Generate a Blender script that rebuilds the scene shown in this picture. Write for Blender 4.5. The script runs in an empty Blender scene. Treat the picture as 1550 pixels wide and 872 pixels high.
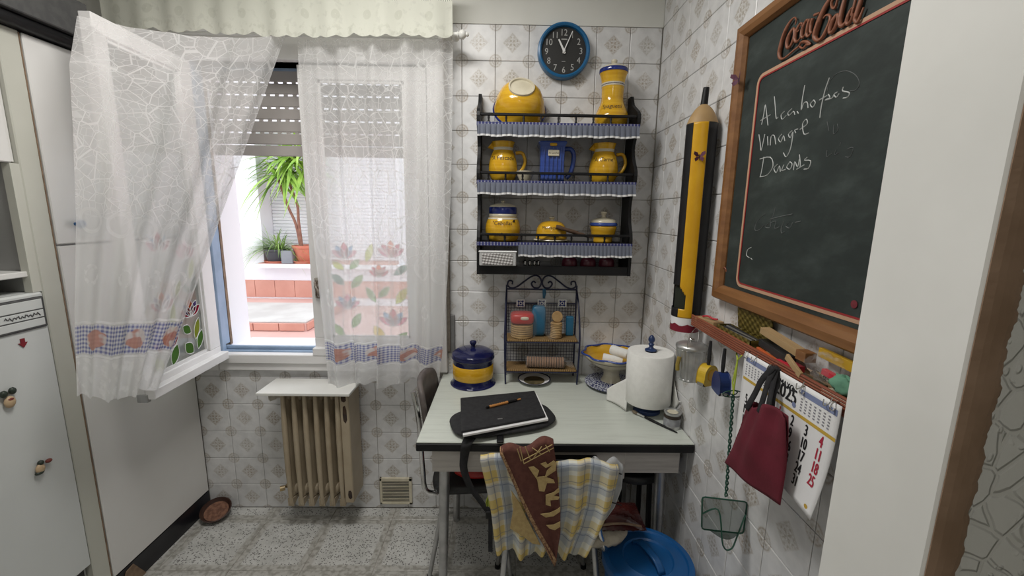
import bpy, math, random
from math import sin, cos, pi, sqrt, atan2, hypot, radians
from mathutils import Vector as V
random.seed(7)
S = bpy.context.scene
COL = S.collection

# ------------------------------------------------------------------ camera, world, lights, exposure
CAM = V((-.541, -2.0462, 1.5672)); PITCH, YAW, ROLL, FPX = .1748, .0148, .015, 642.4
_f = V((sin(YAW)*cos(PITCH), cos(YAW)*cos(PITCH), -sin(PITCH))); _r0 = V((cos(YAW), -sin(YAW), 0)); _u0 = _r0.cross(_f)
_r = cos(ROLL)*_r0 + sin(ROLL)*_u0; _u = -sin(ROLL)*_r0 + cos(ROLL)*_u0
cd = bpy.data.cameras.new('camera'); cam = bpy.data.objects.new('camera', cd); COL.objects.link(cam)
from mathutils import Matrix
m = Matrix((( _r.x, _u.x, -_f.x, CAM.x), (_r.y, _u.y, -_f.y, CAM.y), (_r.z, _u.z, -_f.z, CAM.z), (0, 0, 0, 1)))
cam.matrix_world = m
cd.sensor_fit = 'HORIZONTAL'; cd.sensor_width = 36; cd.lens = 36*FPX/1550; cd.clip_start = .02; cd.clip_end = 200
S.camera = cam
def ray(px, py): return _f + _r*((px-775)/FPX) - _u*((py-436)/FPX)
def onx(px, py, x): d = ray(px, py); return CAM + d*((x-CAM.x)/d.x)
def ony(px, py, y): d = ray(px, py); return CAM + d*((y-CAM.y)/d.y)
def onz(px, py, z): d = ray(px, py); return CAM + d*((z-CAM.z)/d.z)

W = bpy.data.worlds.new('world'); S.world = W; W.use_nodes = True
wb = W.node_tree.nodes['Background']; wb.inputs[0].default_value = (.93, .96, 1, 1); wb.inputs[1].default_value = 1.75
S.view_settings.view_transform = 'Standard'; S.view_settings.look = 'None'; S.view_settings.gamma = 1
S.view_settings.use_curve_mapping = False; S.view_settings.exposure = 0.22
def area(name, loc, size, power, col, rot):
    l = bpy.data.lights.new(name, 'AREA'); l.shape = 'RECTANGLE'; l.size, l.size_y = size; l.energy = power; l.color = col
    o = bpy.data.objects.new(name, l); COL.objects.link(o); o.location = loc; o.rotation_euler = rot; return o
area('ceiling_lamp_light', (-1.05, -.95, 2.68), (.7, .4), 20, (1, .975, .93), (0, 0, 0))
area('passage_fill_light', (-.7, -2.9, 2.66), (.5, .5), 6, (1, .97, .92), (0, 0, 0))  # added fill behind the camera, brightens the jamb and wallpaper

# ------------------------------------------------------------------ node helpers
class E:
    def __init__(s, t, k): s.t, s.k = t, k
    def _m(s, op, *a):
        n = s.t.nodes.new('ShaderNodeMath'); n.operation = op
        for i, q in enumerate((s,)+a):
            if isinstance(q, E): s.t.links.new(q.k, n.inputs[i])
            else: n.inputs[i].default_value = q
        return E(s.t, n.outputs[0])
    def __add__(s, o): return s._m('ADD', o)
    def __sub__(s, o): return s._m('SUBTRACT', o)
    def __mul__(s, o): return s._m('MULTIPLY', o)
    def __truediv__(s, o): return s._m('DIVIDE', o)
    __radd__ = __add__; __rmul__ = __mul__
    def __rsub__(s, o): return (s*-1.0)+o
    def abs(s): return s._m('ABSOLUTE')
    def frac(s): return s._m('FRACT')
    def floor(s): return s._m('FLOOR')
    def sin(s): return s._m('SINE')
    def sqrt(s): return s._m('SQRT')
    def min(s, o): return s._m('MINIMUM', o)
    def max(s, o): return s._m('MAXIMUM', o)
    def lt(s, o): return s._m('LESS_THAN', o)
    def gt(s, o): return s._m('GREATER_THAN', o)
    def step(s, a, b):      # smooth 0..1 from a to b (a may exceed b)
        n = s.t.nodes.new('ShaderNodeMapRange'); n.interpolation_type = 'SMOOTHSTEP'
        inv = a > b
        n.inputs[1].default_value = min(a, b); n.inputs[2].default_value = max(a, b)
        n.inputs[3].default_value = 1. if inv else 0.; n.inputs[4].default_value = 0. if inv else 1.
        s.t.links.new(s.k, n.inputs[0]); return E(s.t, n.outputs[0])
def mat(name, col=(.8, .8, .8), rough=.5, metal=0, spec=.5, nodes=None, bump=None):
    m = bpy.data.materials.new(name); m.use_nodes = True; t = m.node_tree
    b = t.nodes['Principled BSDF']; b.inputs['Base Color'].default_value = (*col, 1)
    b.inputs['Roughness'].default_value = rough; b.inputs['Metallic'].default_value = metal
    b.inputs['Specular IOR Level'].default_value = spec
    if nodes: nodes(t, b)
    return m
def coords(t, kind='Object'):
    n = t.nodes.new('ShaderNodeTexCoord'); return n.outputs[kind]
def xyz(t, sock):
    n = t.nodes.new('ShaderNodeSeparateXYZ'); t.links.new(sock, n.inputs[0]); return [E(t, o) for o in n.outputs]
def comb(t, a, b, c=0.):
    n = t.nodes.new('ShaderNodeCombineXYZ')
    for i, q in enumerate((a, b, c)):
        if isinstance(q, E): t.links.new(q.k, n.inputs[i])
        else: n.inputs[i].default_value = q
    return n.outputs[0]
def noise(t, scale, detail=3, vec=None, kind='Object', rough=.5):
    n = t.nodes.new('ShaderNodeTexNoise'); n.inputs['Scale'].default_value = scale; n.inputs['Detail'].default_value = detail
    n.inputs['Roughness'].default_value = rough
    t.links.new(vec if vec is not None else coords(t, kind), n.inputs['Vector']); return E(t, n.outputs[0])
def voro(t, scale, feature='F1', vec=None, rnd=1.):
    n = t.nodes.new('ShaderNodeTexVoronoi'); n.feature = feature; n.inputs['Scale'].default_value = scale
    n.inputs['Randomness'].default_value = rnd
    t.links.new(vec if vec is not None else coords(t), n.inputs['Vector']); return n
def mix(t, fac, a, b):
    n = t.nodes.new('ShaderNodeMix'); n.data_type = 'RGBA'
    for i, q in ((0, fac), (6, a), (7, b)):
        if isinstance(q, E): t.links.new(q.k, n.inputs[i])
        elif isinstance(q, tuple): n.inputs[i].default_value = (*q, 1)
        elif isinstance(q, (int, float)): n.inputs[i].default_value = q
        else: t.links.new(q, n.inputs[i])
    return n.outputs[2]
def setc(t, b, sock): t.links.new(sock, b.inputs['Base Color'])
def bump(t, b, h, strength=.3, dist=.002):
    n = t.nodes.new('ShaderNodeBump'); n.inputs['Strength'].default_value = strength; n.inputs['Distance'].default_value = dist
    t.links.new(h.k, n.inputs['Height']); t.links.new(n.outputs[0], b.inputs['Normal'])
def orand(t):
    n = t.nodes.new('ShaderNodeObjectInfo'); return E(t, n.outputs['Random'])
def mottled(name, c1, c2, scale=8, rough=.5, metal=0, bstr=0, detail=4, lo=.35, hi=.65, spec=.5):
    def f(t, b):
        n = noise(t, scale, detail); setc(t, b, mix(t, n.step(lo, hi), c1, c2))
        if bstr: bump(t, b, noise(t, scale*6, 4), bstr)
    return mat(name, c1, rough, metal, spec, f)

# ------------------------------------------------------------------ mesh helpers
ORG = {}
class MB:
    def __init__(s): s.v, s.f, s.uv = [], [], []
    def add(s, vs, fs, uv=None):
        o = len(s.v); s.v += [V(q) for q in vs]; s.f += [tuple(i+o for i in f) for f in fs]
        s.uv += list(uv) if uv else [(0, 0)]*len(vs); return s
    def box(s, x0, x1, y0, y1, z0, z1):
        return s.add([(x0,y0,z0),(x1,y0,z0),(x1,y1,z0),(x0,y1,z0),(x0,y0,z1),(x1,y0,z1),(x1,y1,z1),(x0,y1,z1)],
            [(0,3,2,1),(4,5,6,7),(0,1,5,4),(1,2,6,5),(2,3,7,6),(3,0,4,7)])
    def bbox(s, x0, x1, y0, y1, z0, z1, b=.004):      # box with chamfered edges
        xs, ys, zs = (x0, x1), (y0, y1), (z0, z1); c = ((x0+x1)/2, (y0+y1)/2, (z0+z1)/2); vs = []; idx = {}
        for i in (0, 1):
            for j in (0, 1):
                for k in (0, 1):
                    p = (xs[i], ys[j], zs[k]); sg = (1-2*i, 1-2*j, 1-2*k)
                    for ax in range(3):
                        q = [p[a]+(sg[a]*b if a != ax else 0) for a in range(3)]
                        idx[i, j, k, ax] = len(vs); vs.append(tuple(q))
        fs = []
        I = lambda i, j, k, a: idx[i, j, k, a]
        for i in (0, 1): fs.append([I(i,0,0,0), I(i,1,0,0), I(i,1,1,0), I(i,0,1,0)])
        for j in (0, 1): fs.append([I(0,j,0,1), I(1,j,0,1), I(1,j,1,1), I(0,j,1,1)])
        for k in (0, 1): fs.append([I(0,0,k,2), I(1,0,k,2), I(1,1,k,2), I(0,1,k,2)])
        for i in (0, 1):
            for j in (0, 1): fs.append([I(i,j,0,0), I(i,j,1,0), I(i,j,1,1), I(i,j,0,1)])
        for i in (0, 1):
            for k in (0, 1): fs.append([I(i,0,k,0), I(i,1,k,0), I(i,1,k,2), I(i,0,k,2)])
        for j in (0, 1):
            for k in (0, 1): fs.append([I(0,j,k,1), I(1,j,k,1), I(1,j,k,2), I(0,j,k,2)])
        for i in (0, 1):
            for j in (0, 1):
                for k in (0, 1): fs.append([I(i,j,k,0), I(i,j,k,1), I(i,j,k,2)])
        out = []; cv = V(c)
        for f in fs:
            a, b_, d = (V(vs[f[0]]), V(vs[f[1]]), V(vs[f[2]])); n = (b_-a).cross(d-a)
            if n.dot((a+b_+d)/3-cv) < 0: f = f[::-1]
            out.append(tuple(f))
        return s.add(vs, out)
    def obox(s, c, ax, h):           # oriented box: centre, three axes, half sizes
        c = V(c); a = [V(q).normalized()*k for q, k in zip(ax, h)]
        vs = [c + a[0]*i + a[1]*j + a[2]*k for k in (-1, 1) for j in (-1, 1) for i in (-1, 1)]
        return s.add(vs, [(0,2,3,1),(4,5,7,6),(0,1,5,4),(1,3,7,5),(3,2,6,7),(2,0,4,6)])
    def tube(s, pts, r, n=8, closed=False, sq=None):
        pts = [V(p) for p in pts]; N = len(pts); rs = r if isinstance(r, (list, tuple)) else [r]*N
        vs = []; up = None
        for i, p in enumerate(pts):
            a = pts[(i-1) % N] if (i or closed) else p; b = pts[(i+1) % N] if (i < N-1 or closed) else p
            t = (b-a)
            if t.length < 1e-9: t = V((0, 0, 1))
            t.normalize()
            if up is None:
                up = V((0, 0, 1)) if abs(t.z) < .9 else V((1, 0, 0))
            s1 = t.cross(up)
            if s1.length < 1e-6: s1 = t.cross(V((.3, 1, .2)))
            s1.normalize(); up = s1.cross(t).normalized()
            for k in range(n):
                an = 2*pi*k/n; vs.append(p + (s1*cos(an) + up*sin(an))*rs[i])
        fs = []
        for i in range(N if closed else N-1):
            j = (i+1) % N
            for k in range(n): fs.append((i*n+k, i*n+(k+1) % n, j*n+(k+1) % n, j*n+k))
        if not closed: fs += [tuple(range(n))[::-1], tuple((N-1)*n+k for k in range(n))]
        return s.add(vs, fs)
    def lathe(s, c, prof, n=32, axis=None, a0=0, a1=2*pi):
        c = V(c); vs = []; full = abs(a1-a0-2*pi) < 1e-6; M = n if full else n+1
        if axis is None: ex, ey, ez = V((1,0,0)), V((0,1,0)), V((0,0,1))
        else:
            ez = V(axis).normalized(); ex = ez.orthogonal().normalized(); ey = ez.cross(ex)
        for r, z in prof:
            for k in range(M):
                an = a0+(a1-a0)*k/n; vs.append(c + ex*(r*cos(an)) + ey*(r*sin(an)) + ez*z)
        fs = []
        for i in range(len(prof)-1):
            for k in range(n):
                k2 = (k+1) % M
                fs.append((i*M+k, i*M+k2, (i+1)*M+k2, (i+1)*M+k))
        return s.add(vs, fs)
    def prism(s, poly, d):           # poly: 3D points in one plane, d: extrusion vector
        p = [V(q) for q in poly]; d = V(d); n = len(p)
        nn = V((0, 0, 0))
        for i in range(n): nn += p[i].cross(p[(i+1) % n])
        if nn.dot(d) > 0: p = p[::-1]
        vs = p + [q+d for q in p]
        fs = [tuple(range(n)), tuple(range(2*n-1, n-1, -1))] + [(i, i+n, (i+1) % n+n, (i+1) % n) for i in range(n)]
        fs[2:] = [(i, i+n, (i+1) % n+n, (i+1) % n)[::-1] for i in range(n)]
        return s.add(vs, [f for f in fs])
    def grid(s, fn, nu, nv, uvf=None, thick=None):
        vs = []; uv = []
        for j in range(nv+1):
            for i in range(nu+1):
                u, v = i/nu, j/nv; vs.append(V(fn(u, v))); uv.append(uvf(u, v) if uvf else (u, v))
        w = nu+1
        fs = [(j*w+i, j*w+i+1, (j+1)*w+i+1, (j+1)*w+i) for j in range(nv) for i in range(nu)]
        return s.add(vs, fs, uv)
    def build(s, name, m, parent=None, smooth=False, base=None, thick=0, sub=0, bevel=0):
        me = bpy.data.meshes.new(name); o = bpy.data.objects.new(name, me); COL.objects.link(o)
        if parent is not None:
            org = ORG[parent]; o.parent = parent; ORG[o] = org
        else:
            if base is None:
                xs = [v.x for v in s.v]; ys = [v.y for v in s.v]; zs = [v.z for v in s.v]
                base = V(((min(xs)+max(xs))/2, (min(ys)+max(ys))/2, min(zs)))
            org = V(base); o.location = org; ORG[o] = org
        me.from_pydata([tuple(v-org) for v in s.v], [], s.f); me.update()
        ul = me.uv_layers.new(name='uv')
        for lp in me.loops: ul.data[lp.index].uv = s.uv[lp.vertex_index]
        if m: me.materials.append(m)
        if smooth:
            for p in me.polygons: p.use_smooth = True
            try: me.set_sharp_from_angle(angle=radians(smooth if smooth is not True else 40))
            except Exception: pass
        if thick:
            md = o.modifiers.new('thick', 'SOLIDIFY'); md.thickness = thick; md.offset = 0
        if bevel:
            md = o.modifiers.new('bevel', 'BEVEL'); md.width = bevel; md.segments = 2; md.limit_method = 'ANGLE'
        if sub:
            md = o.modifiers.new('sub', 'SUBSURF'); md.levels = sub; md.render_levels = sub
        return o
def thing(name, label, cat, base, group=None):
    o = bpy.data.objects.new(name, None); COL.objects.link(o); o.location = V(base); ORG[o] = V(base); o.empty_display_size = .05
    return tag(o, label, cat, group)
def tag(o, label, cat, group=None):
    o['label'] = label; o['category'] = cat
    if group: o['group'] = group
    return o
def struct(o): o['kind'] = 'structure'; return o
def inst(name, me, loc, parent, scale=None):    # a piece sharing mesh data, loc in world
    o = bpy.data.objects.new(name, me); COL.objects.link(o); o.parent = parent; o.location = V(loc)-ORG[parent]; ORG[o] = ORG[parent]
    if scale: o.scale = scale
    return o
def text_mesh(body, size=1., align='CENTER', extr=0):
    c = bpy.data.curves.new('txt', 'FONT'); c.body = body; c.size = size; c.align_x = align; c.resolution_u = 3; c.extrude = extr
    o = bpy.data.objects.new('txt', c); COL.objects.link(o); dg = bpy.context.evaluated_depsgraph_get(); dg.update()
    me = o.evaluated_get(dg).to_mesh(); vs = [v.co.copy() for v in me.vertices]; fs = [tuple(p.vertices) for p in me.polygons]
    o.evaluated_get(dg).to_mesh_clear(); bpy.data.objects.remove(o); bpy.data.curves.remove(c); return vs, fs
def text(mb, body, size, o, ex, ey, align='CENTER', sx=1., shear=0, weight=0):
    vs, fs = text_mesh(body, size, align); o, ex, ey = V(o), V(ex), V(ey)
    mb.add([o + ex*((v.x+shear*v.y)*sx) + ey*v.y for v in vs], fs); return mb
def wrap_text(mb, body, size, c, rf, z, ang=-pi/2, off=.0008, shear=.15):
    vs, fs = text_mesh(body, size); out = []
    for v in vs:
        zz = z+v.y; r = rf(zz)+off; a = ang+(v.x+shear*v.y)/r; out.append((c[0]+r*cos(a), c[1]+r*sin(a), zz))
    mb.add(out, fs); return mb
def prof_r(prof, z0):
    def f(z):
        z -= z0
        for (r1, z1), (r2, z2) in zip(prof, prof[1:]):
            if min(z1, z2) <= z <= max(z1, z2) and abs(z2-z1) > 1e-6: return r1+(r2-r1)*(z-z1)/(z2-z1)
        return prof[0][0]
    return f
def lerp(a, b, t): return a+(b-a)*t
def poly_at(pts, t):    # piecewise linear through pts with parameter 0..1
    n = len(pts)-1; x = min(max(t, 0), 1)*n; i = min(int(x), n-1); return V(pts[i]).lerp(V(pts[i+1]), x-i)
def spline(pts, m=6, closed=False):    # Catmull-Rom
    P = [V(p) for p in pts]; n = len(P); out = []
    for i in range(n if closed else n-1):
        p0 = P[(i-1) % n] if (closed or i) else P[0]; p1 = P[i]; p2 = P[(i+1) % n]; p3 = P[(i+2) % n] if (closed or i+2 < n) else P[-1]
        for k in range(m):
            t = k/m; out.append(.5*((2*p1)+(p2-p0)*t+(2*p0-5*p1+4*p2-p3)*t*t+(3*p1-p0-3*p2+p3)*t**3))
    if not closed: out.append(P[-1])
    return out
def smooth_prof(pts, m=5):
    return [(max(p.x, 0), p.y) for p in spline([(r, z, 0) for r, z in pts], m)]
# ------------------------------------------------------------------ materials
def _tile(t, b):
    u, v, _ = xyz(t, coords(t, 'UV')); r = orand(t)
    x = (u-.5).abs(); y = (v-.5).abs()
    d = x+y
    tex = noise(t, 26, 4, vec=comb(t, u+r*7., v))
    dia = d.step(.31, .245)
    petals = ((x*30.).sin()*(y*30.).sin()).abs().step(.25, .75)
    inner = d.step(.235, .21)
    cross = (x-y).abs().step(.022, .008)*d.step(.25, .2)
    dm = dia*(inner*(petals*.55+cross*.35-.25)+.62)*tex.step(.25, .62)
    rc = ((.5-x)*(.5-x)+(.5-y)*(.5-y)).sqrt()
    ring = (rc-.165).abs().step(.022, .006)*.55
    ring2 = (rc-.09).abs().step(.03, .008)*.45
    leaf = (((.5-x)-(.5-y)).abs()).step(.035, .01)*rc.step(.15, .12)*.3
    cm = (rc.step(.215, .18)*.42+ring+ring2*.7+leaf)*tex.step(.2, .6)
    s = (dm*.85).max(cm*.7)*(r*.5+.75)
    cloud = noise(t, 3.2, 3, vec=comb(t, u+r*9., v+r*5.)).step(.3, .75)
    base = mix(t, cloud, (.73, .73, .735), (.62, .62, .625))
    hue = mix(t, (r*13.7).frac(), (.30, .225, .145), (.31, .275, .215))
    setc(t, b, mix(t, s.min(.8), base, hue))
M_tile = mat('glazed_patterned_tile', (.7, .7, .69), .32, nodes=_tile)
def _grout(t, b): setc(t, b, mix(t, noise(t, 9, 4).step(.35, .7), (.46, .44, .40), (.24, .22, .19)))
M_grout = mat('grout', (.4, .38, .34), .9, nodes=_grout)
def _terr(t, b):
    u, v, _ = xyz(t, coords(t, 'UV')); r = orand(t)
    vec = comb(t, u+r*11., v+r*5.)
    e = (u.min(1.-u)).min(v.min(1.-v))
    wob = noise(t, 5, 3, vec=vec)*.06
    mid = (e+wob).step(.105, .135)
    n1 = voro(t, 40, vec=vec); dist = E(t, n1.outputs['Distance']); rc = xyz(t, n1.outputs['Color'])[0]
    sp = dist.step(.50, .34)*rc.gt(.5)*mid
    n2 = voro(t, 80, vec=vec); sp2 = E(t, n2.outputs['Distance']).step(.4, .25)*xyz(t, n2.outputs['Color'])[1].gt(.62)*mid
    cl = noise(t, 3., 4, vec=vec).step(.3, .7)
    base = mix(t, cl, (.60, .60, .58), (.49, .49, .47))
    brd = mix(t, noise(t, 14, 5, vec=vec).step(.42, .62), (.48, .47, .44), (.31, .30, .27))
    c = mix(t, mid, brd, base); c = mix(t, sp2*.55, c, (.85, .85, .83)); c = mix(t, sp*.9, c, (.12, .115, .11))
    setc(t, b, c)
M_floor = mat('worn_terrazzo', (.5, .5, .48), .32, nodes=_terr)
M_plaster = mottled('cream_plaster', (.70, .70, .66), (.65, .65, .61), 3, .8)
M_ceil = mat('ceiling_white', (.8, .79, .75), .9)
M_white = mottled('white_paint', (.76, .76, .73), (.70, .70, .67), 4, .4)
M_frame = mottled('window_white_paint', (.78, .77, .77), (.70, .69, .68), 6, .4, lo=.4, hi=.8)
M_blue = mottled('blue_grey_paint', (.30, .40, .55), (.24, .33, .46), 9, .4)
M_brownwood = mottled('bare_wood_edge', (.25, .17, .11), (.17, .11, .07), 30, .7)
M_slat = mottled('shutter_plastic', (.42, .39, .37), (.38, .355, .34), 4, .6)
M_ext = mottled('whitewashed_wall', (.88, .88, .92), (.84, .84, .90), 1.2, .9)
M_terra = mottled('terracotta_tile', (.66, .34, .27), (.58, .28, .22), 2.2, .7)
M_terra2 = mottled('pale_terracotta_paving', (.74, .50, .45), (.66, .42, .38), 1.6, .7)
M_conc = mottled('worn_concrete', (.66, .65, .63), (.56, .54, .52), 2.5, .85)
M_cab = mottled('cabinet_laminate', (.74, .735, .72), (.70, .69, .67), 2, .3)
M_cabside = mottled('beige_panel', (.56, .56, .50), (.50, .50, .44), 2, .45)
M_fridge = mottled('fridge_enamel', (.63, .65, .64), (.59, .61, .60), 2, .28)
M_black = mottled('black_lacquer', (.006, .006, .007), (.010, .010, .011), 10, .5, spec=.3)
M_matblack = mottled('black_cloth', (.010, .010, .012), (.018, .018, .02), 60, .85)
M_toe = mat('black_skirting', (.01, .01, .014), .3)
M_dgrey = mottled('dark_grey_laminate', (.07, .07, .072), (.09, .09, .09), 40, .6)
M_knobblue = mat('blue_knob', (.02, .12, .32), .3)
M_yel = None
def _wood(name, c1, c2, sc=(3, 40, 40), rough=.45):
    def f(t, b):
        x, y, z = xyz(t, coords(t)); vec = comb(t, x*float(sc[0]), y*float(sc[1]), z*float(sc[2]))
        n = noise(t, 1., 5, vec=vec); setc(t, b, mix(t, n.step(.3, .7), c1, c2)); bump(t, b, n, .15, .001)
    return mat(name, c1, rough, nodes=f)
M_boardwood = _wood('board_frame_wood', (.25, .115, .04), (.17, .07, .022), (40, 4, 40))
M_shelfwood = _wood('reddish_shelf_wood', (.27, .085, .045), (.20, .055, .028), (60, 5, 60))
M_ply = _wood('pale_wood', (.42, .29, .15), (.34, .22, .10), (40, 5, 40), .6)
M_formica = mottled('pale_green_formica', (.60, .645, .58), (.56, .60, .54), 3, .3)
def _form(t, b):
    x, y, z = xyz(t, coords(t)); n = noise(t, 1., 5, vec=comb(t, x*5., y*60., z*5.), rough=.7)
    setc(t, b, mix(t, n.step(.42, .7), (.60, .635, .58), (.53, .56, .51))); 
M_form = mat('wood_grain_formica', (.6, .64, .58), .28, nodes=_form)
def _apr(t, b):
    x, y, z = xyz(t, coords(t)); n = noise(t, 1., 5, vec=comb(t, x*4., y*4., z*60.), rough=.7)
    setc(t, b, mix(t, n.step(.4, .7), (.55, .52, .49), (.44, .41, .385)))
M_apron = mat('grey_grain_laminate', (.5, .48, .45), .4, nodes=_apr)
M_steel = mottled('brushed_steel', (.50, .50, .50), (.40, .40, .40), 20, .35, .85)
M_chrome = mat('chrome', (.7, .7, .7), .15, 1)
M_galv = mottled('galvanised_steel', (.45, .46, .46), (.58, .58, .57), 26, .38, .8)
M_rad = mottled('aged_cream_enamel', (.42, .35, .25), (.36, .29, .20), 7, .42)
M_rust = mottled('rust', (.03, .022, .02), (.06, .035, .022), 30, .9)
def _glaze(name, c1, c2):
    def f(t, b):
        x, y, z = xyz(t, coords(t)); n = noise(t, 1., 3, vec=comb(t, x*6., y*6., z*70.)); setc(t, b, mix(t, n.step(.3, .7), c1, c2))
    return mat(name, c1, .12, nodes=f)
M_yel = _glaze('yellow_glaze', (.70, .42, .030), (.58, .31, .016))
M_cream = mottled('cream_glaze', (.66, .61, .48), (.58, .53, .40), 20, .2)
M_cobalt = _glaze('cobalt_glaze', (.012, .022, .14), (.02, .035, .21))
M_bluejug = _glaze('blue_glaze', (.045, .09, .33), (.03, .06, .26))
M_navy = _glaze('navy_glaze', (.008, .010, .055), (.012, .015, .075))
M_ink = mat('dark_ink', (.03, .018, .012), .5)
M_paper = mottled('white_paper', (.80, .80, .80), (.76, .76, .77), 3, .8)
M_papertowel = mottled('paper_towel', (.86, .86, .83), (.82, .82, .79), 50, .95, bstr=.15)
M_red = mat('red_print', (.50, .02, .04), .6)
def fres(t):      # Fresnel of a thin sheet, the same from both of its faces
    fr = t.nodes.new('ShaderNodeFresnel'); g = t.nodes.new('ShaderNodeNewGeometry'); t.links.new((1.45-E(t, g.outputs['Backfacing'])*.7603).k, fr.inputs[0]); return fr
M_glass = bpy.data.materials.new('thin_glass'); M_glass.use_nodes = True
def _glass(t):
    t.nodes.remove(t.nodes['Principled BSDF']); out = t.nodes['Material Output']
    tr = t.nodes.new('ShaderNodeBsdfTransparent'); gl = t.nodes.new('ShaderNodeBsdfGlossy'); gl.inputs['Roughness'].default_value = .02
    tr.inputs[0].default_value = (.95, .97, .97, 1)
    fr = fres(t); mx = t.nodes.new('ShaderNodeMixShader')
    t.links.new(fr.outputs[0], mx.inputs[0]); t.links.new(tr.outputs[0], mx.inputs[1]); t.links.new(gl.outputs[0], mx.inputs[2]); t.links.new(mx.outputs[0], out.inputs[0])
_glass(M_glass.node_tree)
def sheer(name, col, alpha, rough=.5, gloss=False, alphafn=None, colfn=None, transl=.5):
    m = bpy.data.materials.new(name); m.use_nodes = True; t = m.node_tree; t.nodes.remove(t.nodes['Principled BSDF']); out = t.nodes['Material Output']
    tr = t.nodes.new('ShaderNodeBsdfTransparent')
    if gloss:
        a = t.nodes.new('ShaderNodeBsdfDiffuse'); g = t.nodes.new('ShaderNodeBsdfGlossy'); g.inputs['Roughness'].default_value = rough
        fr = fres(t)
        mx0 = t.nodes.new('ShaderNodeMixShader'); t.links.new(fr.outputs[0], mx0.inputs[0]); t.links.new(a.outputs[0], mx0.inputs[1]); t.links.new(g.outputs[0], mx0.inputs[2])
        cl = [a]; last = mx0
    else:
        a = t.nodes.new('ShaderNodeBsdfDiffuse'); g = t.nodes.new('ShaderNodeBsdfTranslucent')
        mx0 = t.nodes.new('ShaderNodeMixShader'); mx0.inputs[0].default_value = transl; t.links.new(a.outputs[0], mx0.inputs[1]); t.links.new(g.outputs[0], mx0.inputs[2])
        cl = [a, g]; last = mx0
    for c in cl:
        if colfn: t.links.new(colfn(t), c.inputs[0])
        else: c.inputs[0].default_value = (*col, 1)
    mx = t.nodes.new('ShaderNodeMixShader'); t.links.new(tr.outputs[0], mx.inputs[1]); t.links.new(last.outputs[0], mx.inputs[2]); t.links.new(mx.outputs[0], out.inputs[0])
    if alphafn: t.links.new(alphafn(t).k, mx.inputs[0])
    else: mx.inputs[0].default_value = alpha
    return m
# curtain cloth: uv in metres, v from the hem up
def _lines(t, u, v):
    d = E(t, voro(t, 15, 'DISTANCE_TO_EDGE', comb(t, u, v*.9)).outputs['Distance']); a = d.step(.030, .015)
    d2 = E(t, voro(t, 29, 'DISTANCE_TO_EDGE', comb(t, u*1.1+3., v)).outputs['Distance']); return a.max(d2.step(.04, .022)*.6)
def _cur_a(t):
    u, v, _ = xyz(t, coords(t, 'UV'))
    lace = _lines(t, u, v)*v.step(.62, .70)
    hem = v.step(.155, .145)
    fl = noise(t, 22, 3, vec=comb(t, u, v)).step(.5, .62)
    ring = ((((u*9.).frac()-.5)*((u*9.).frac()-.5)+((v-.63)*9.)*((v-.63)*9.)).sqrt()-.36).abs().step(.07, .035)
    border = (v-.155).abs().step(.006, .003).max((v-.29).abs().step(.006, .003))
    band = v.gt(.165)*v.lt(.28)
    fig = (((((u*7.).frac()-.5)*((u*7.).frac()-.5)+((v-.45)*7.)*((v-.45)*7.)).sqrt()-.2).abs()).step(.06, .03)
    a = (lace*.32).max(hem*(fl*.12+.14)).max(ring*.12).max(fig*.12*noise(t, 40, 2, vec=comb(t, u, v)).step(.4, .6)).max(border*.3).max(band*.22)
    return a+.58
def _cur_c(t):
    u, v, _ = xyz(t, coords(t, 'UV'))
    band = v.gt(.165)*v.lt(.28)
    cx = ((u*62.).frac()).gt(.5); cy = ((v*62.).frac()).gt(.5); g = (cx+cy)*.5
    ging = mix(t, g, (.80, .80, .84), (.16, .18, .42))
    fu = (u*4.6).frac()-.5; fv = (v-.222)*4.6
    r = (fu*fu*.75+fv*fv).sqrt()+(noise(t, 30, 2, vec=comb(t, u, v))-.5)*.12
    f1 = r.step(.20, .17); o = noise(t, 14, 2, vec=comb(t, u, v, 1.)).step(.46, .54)
    fig = mix(t, o, (.62, .26, .17), (.82, .74, .70)); ging = mix(t, f1*.9, ging, fig)
    return mix(t, band, (.93, .93, .93), ging)
M_curtain = sheer('embroidered_voile', (.85, .85, .85), .7, alphafn=_cur_a, colfn=_cur_c, transl=.58)
def _val_a(t):
    u, v, _ = xyz(t, coords(t, 'UV')); n = noise(t, 30, 3, vec=comb(t, u, v))
    holes = ((v-.135).abs().lt(.006))*(((u*110.).frac()).gt(.5))
    return .93-holes*.5-n.step(.55, .7)*.1
def _val_c(t):
    u, v, _ = xyz(t, coords(t, 'UV'))
    fu = (u*7.5).frac()-.5; fv = (v-.075)*7.5; r = (fu*fu+fv*fv).sqrt()
    em = ((r*22.).sin()).step(.0, .6)*r.step(.28, .22)+(noise(t, 45, 3, vec=comb(t, u, v)).step(.52, .6))*v.step(.05, .03)
    return mix(t, em*.6, (.80, .81, .72), (.66, .67, .58))
M_val = sheer('cream_embroidered_cotton', (.7, .7, .6), .95, alphafn=_val_a, colfn=_val_c, transl=.35)
M_clear = sheer('clear_plastic_film', (.7, .7, .7), .08, .15, True)
M_netmesh = sheer('dark_green_netting', (.02, .07, .045), .55)

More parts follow.
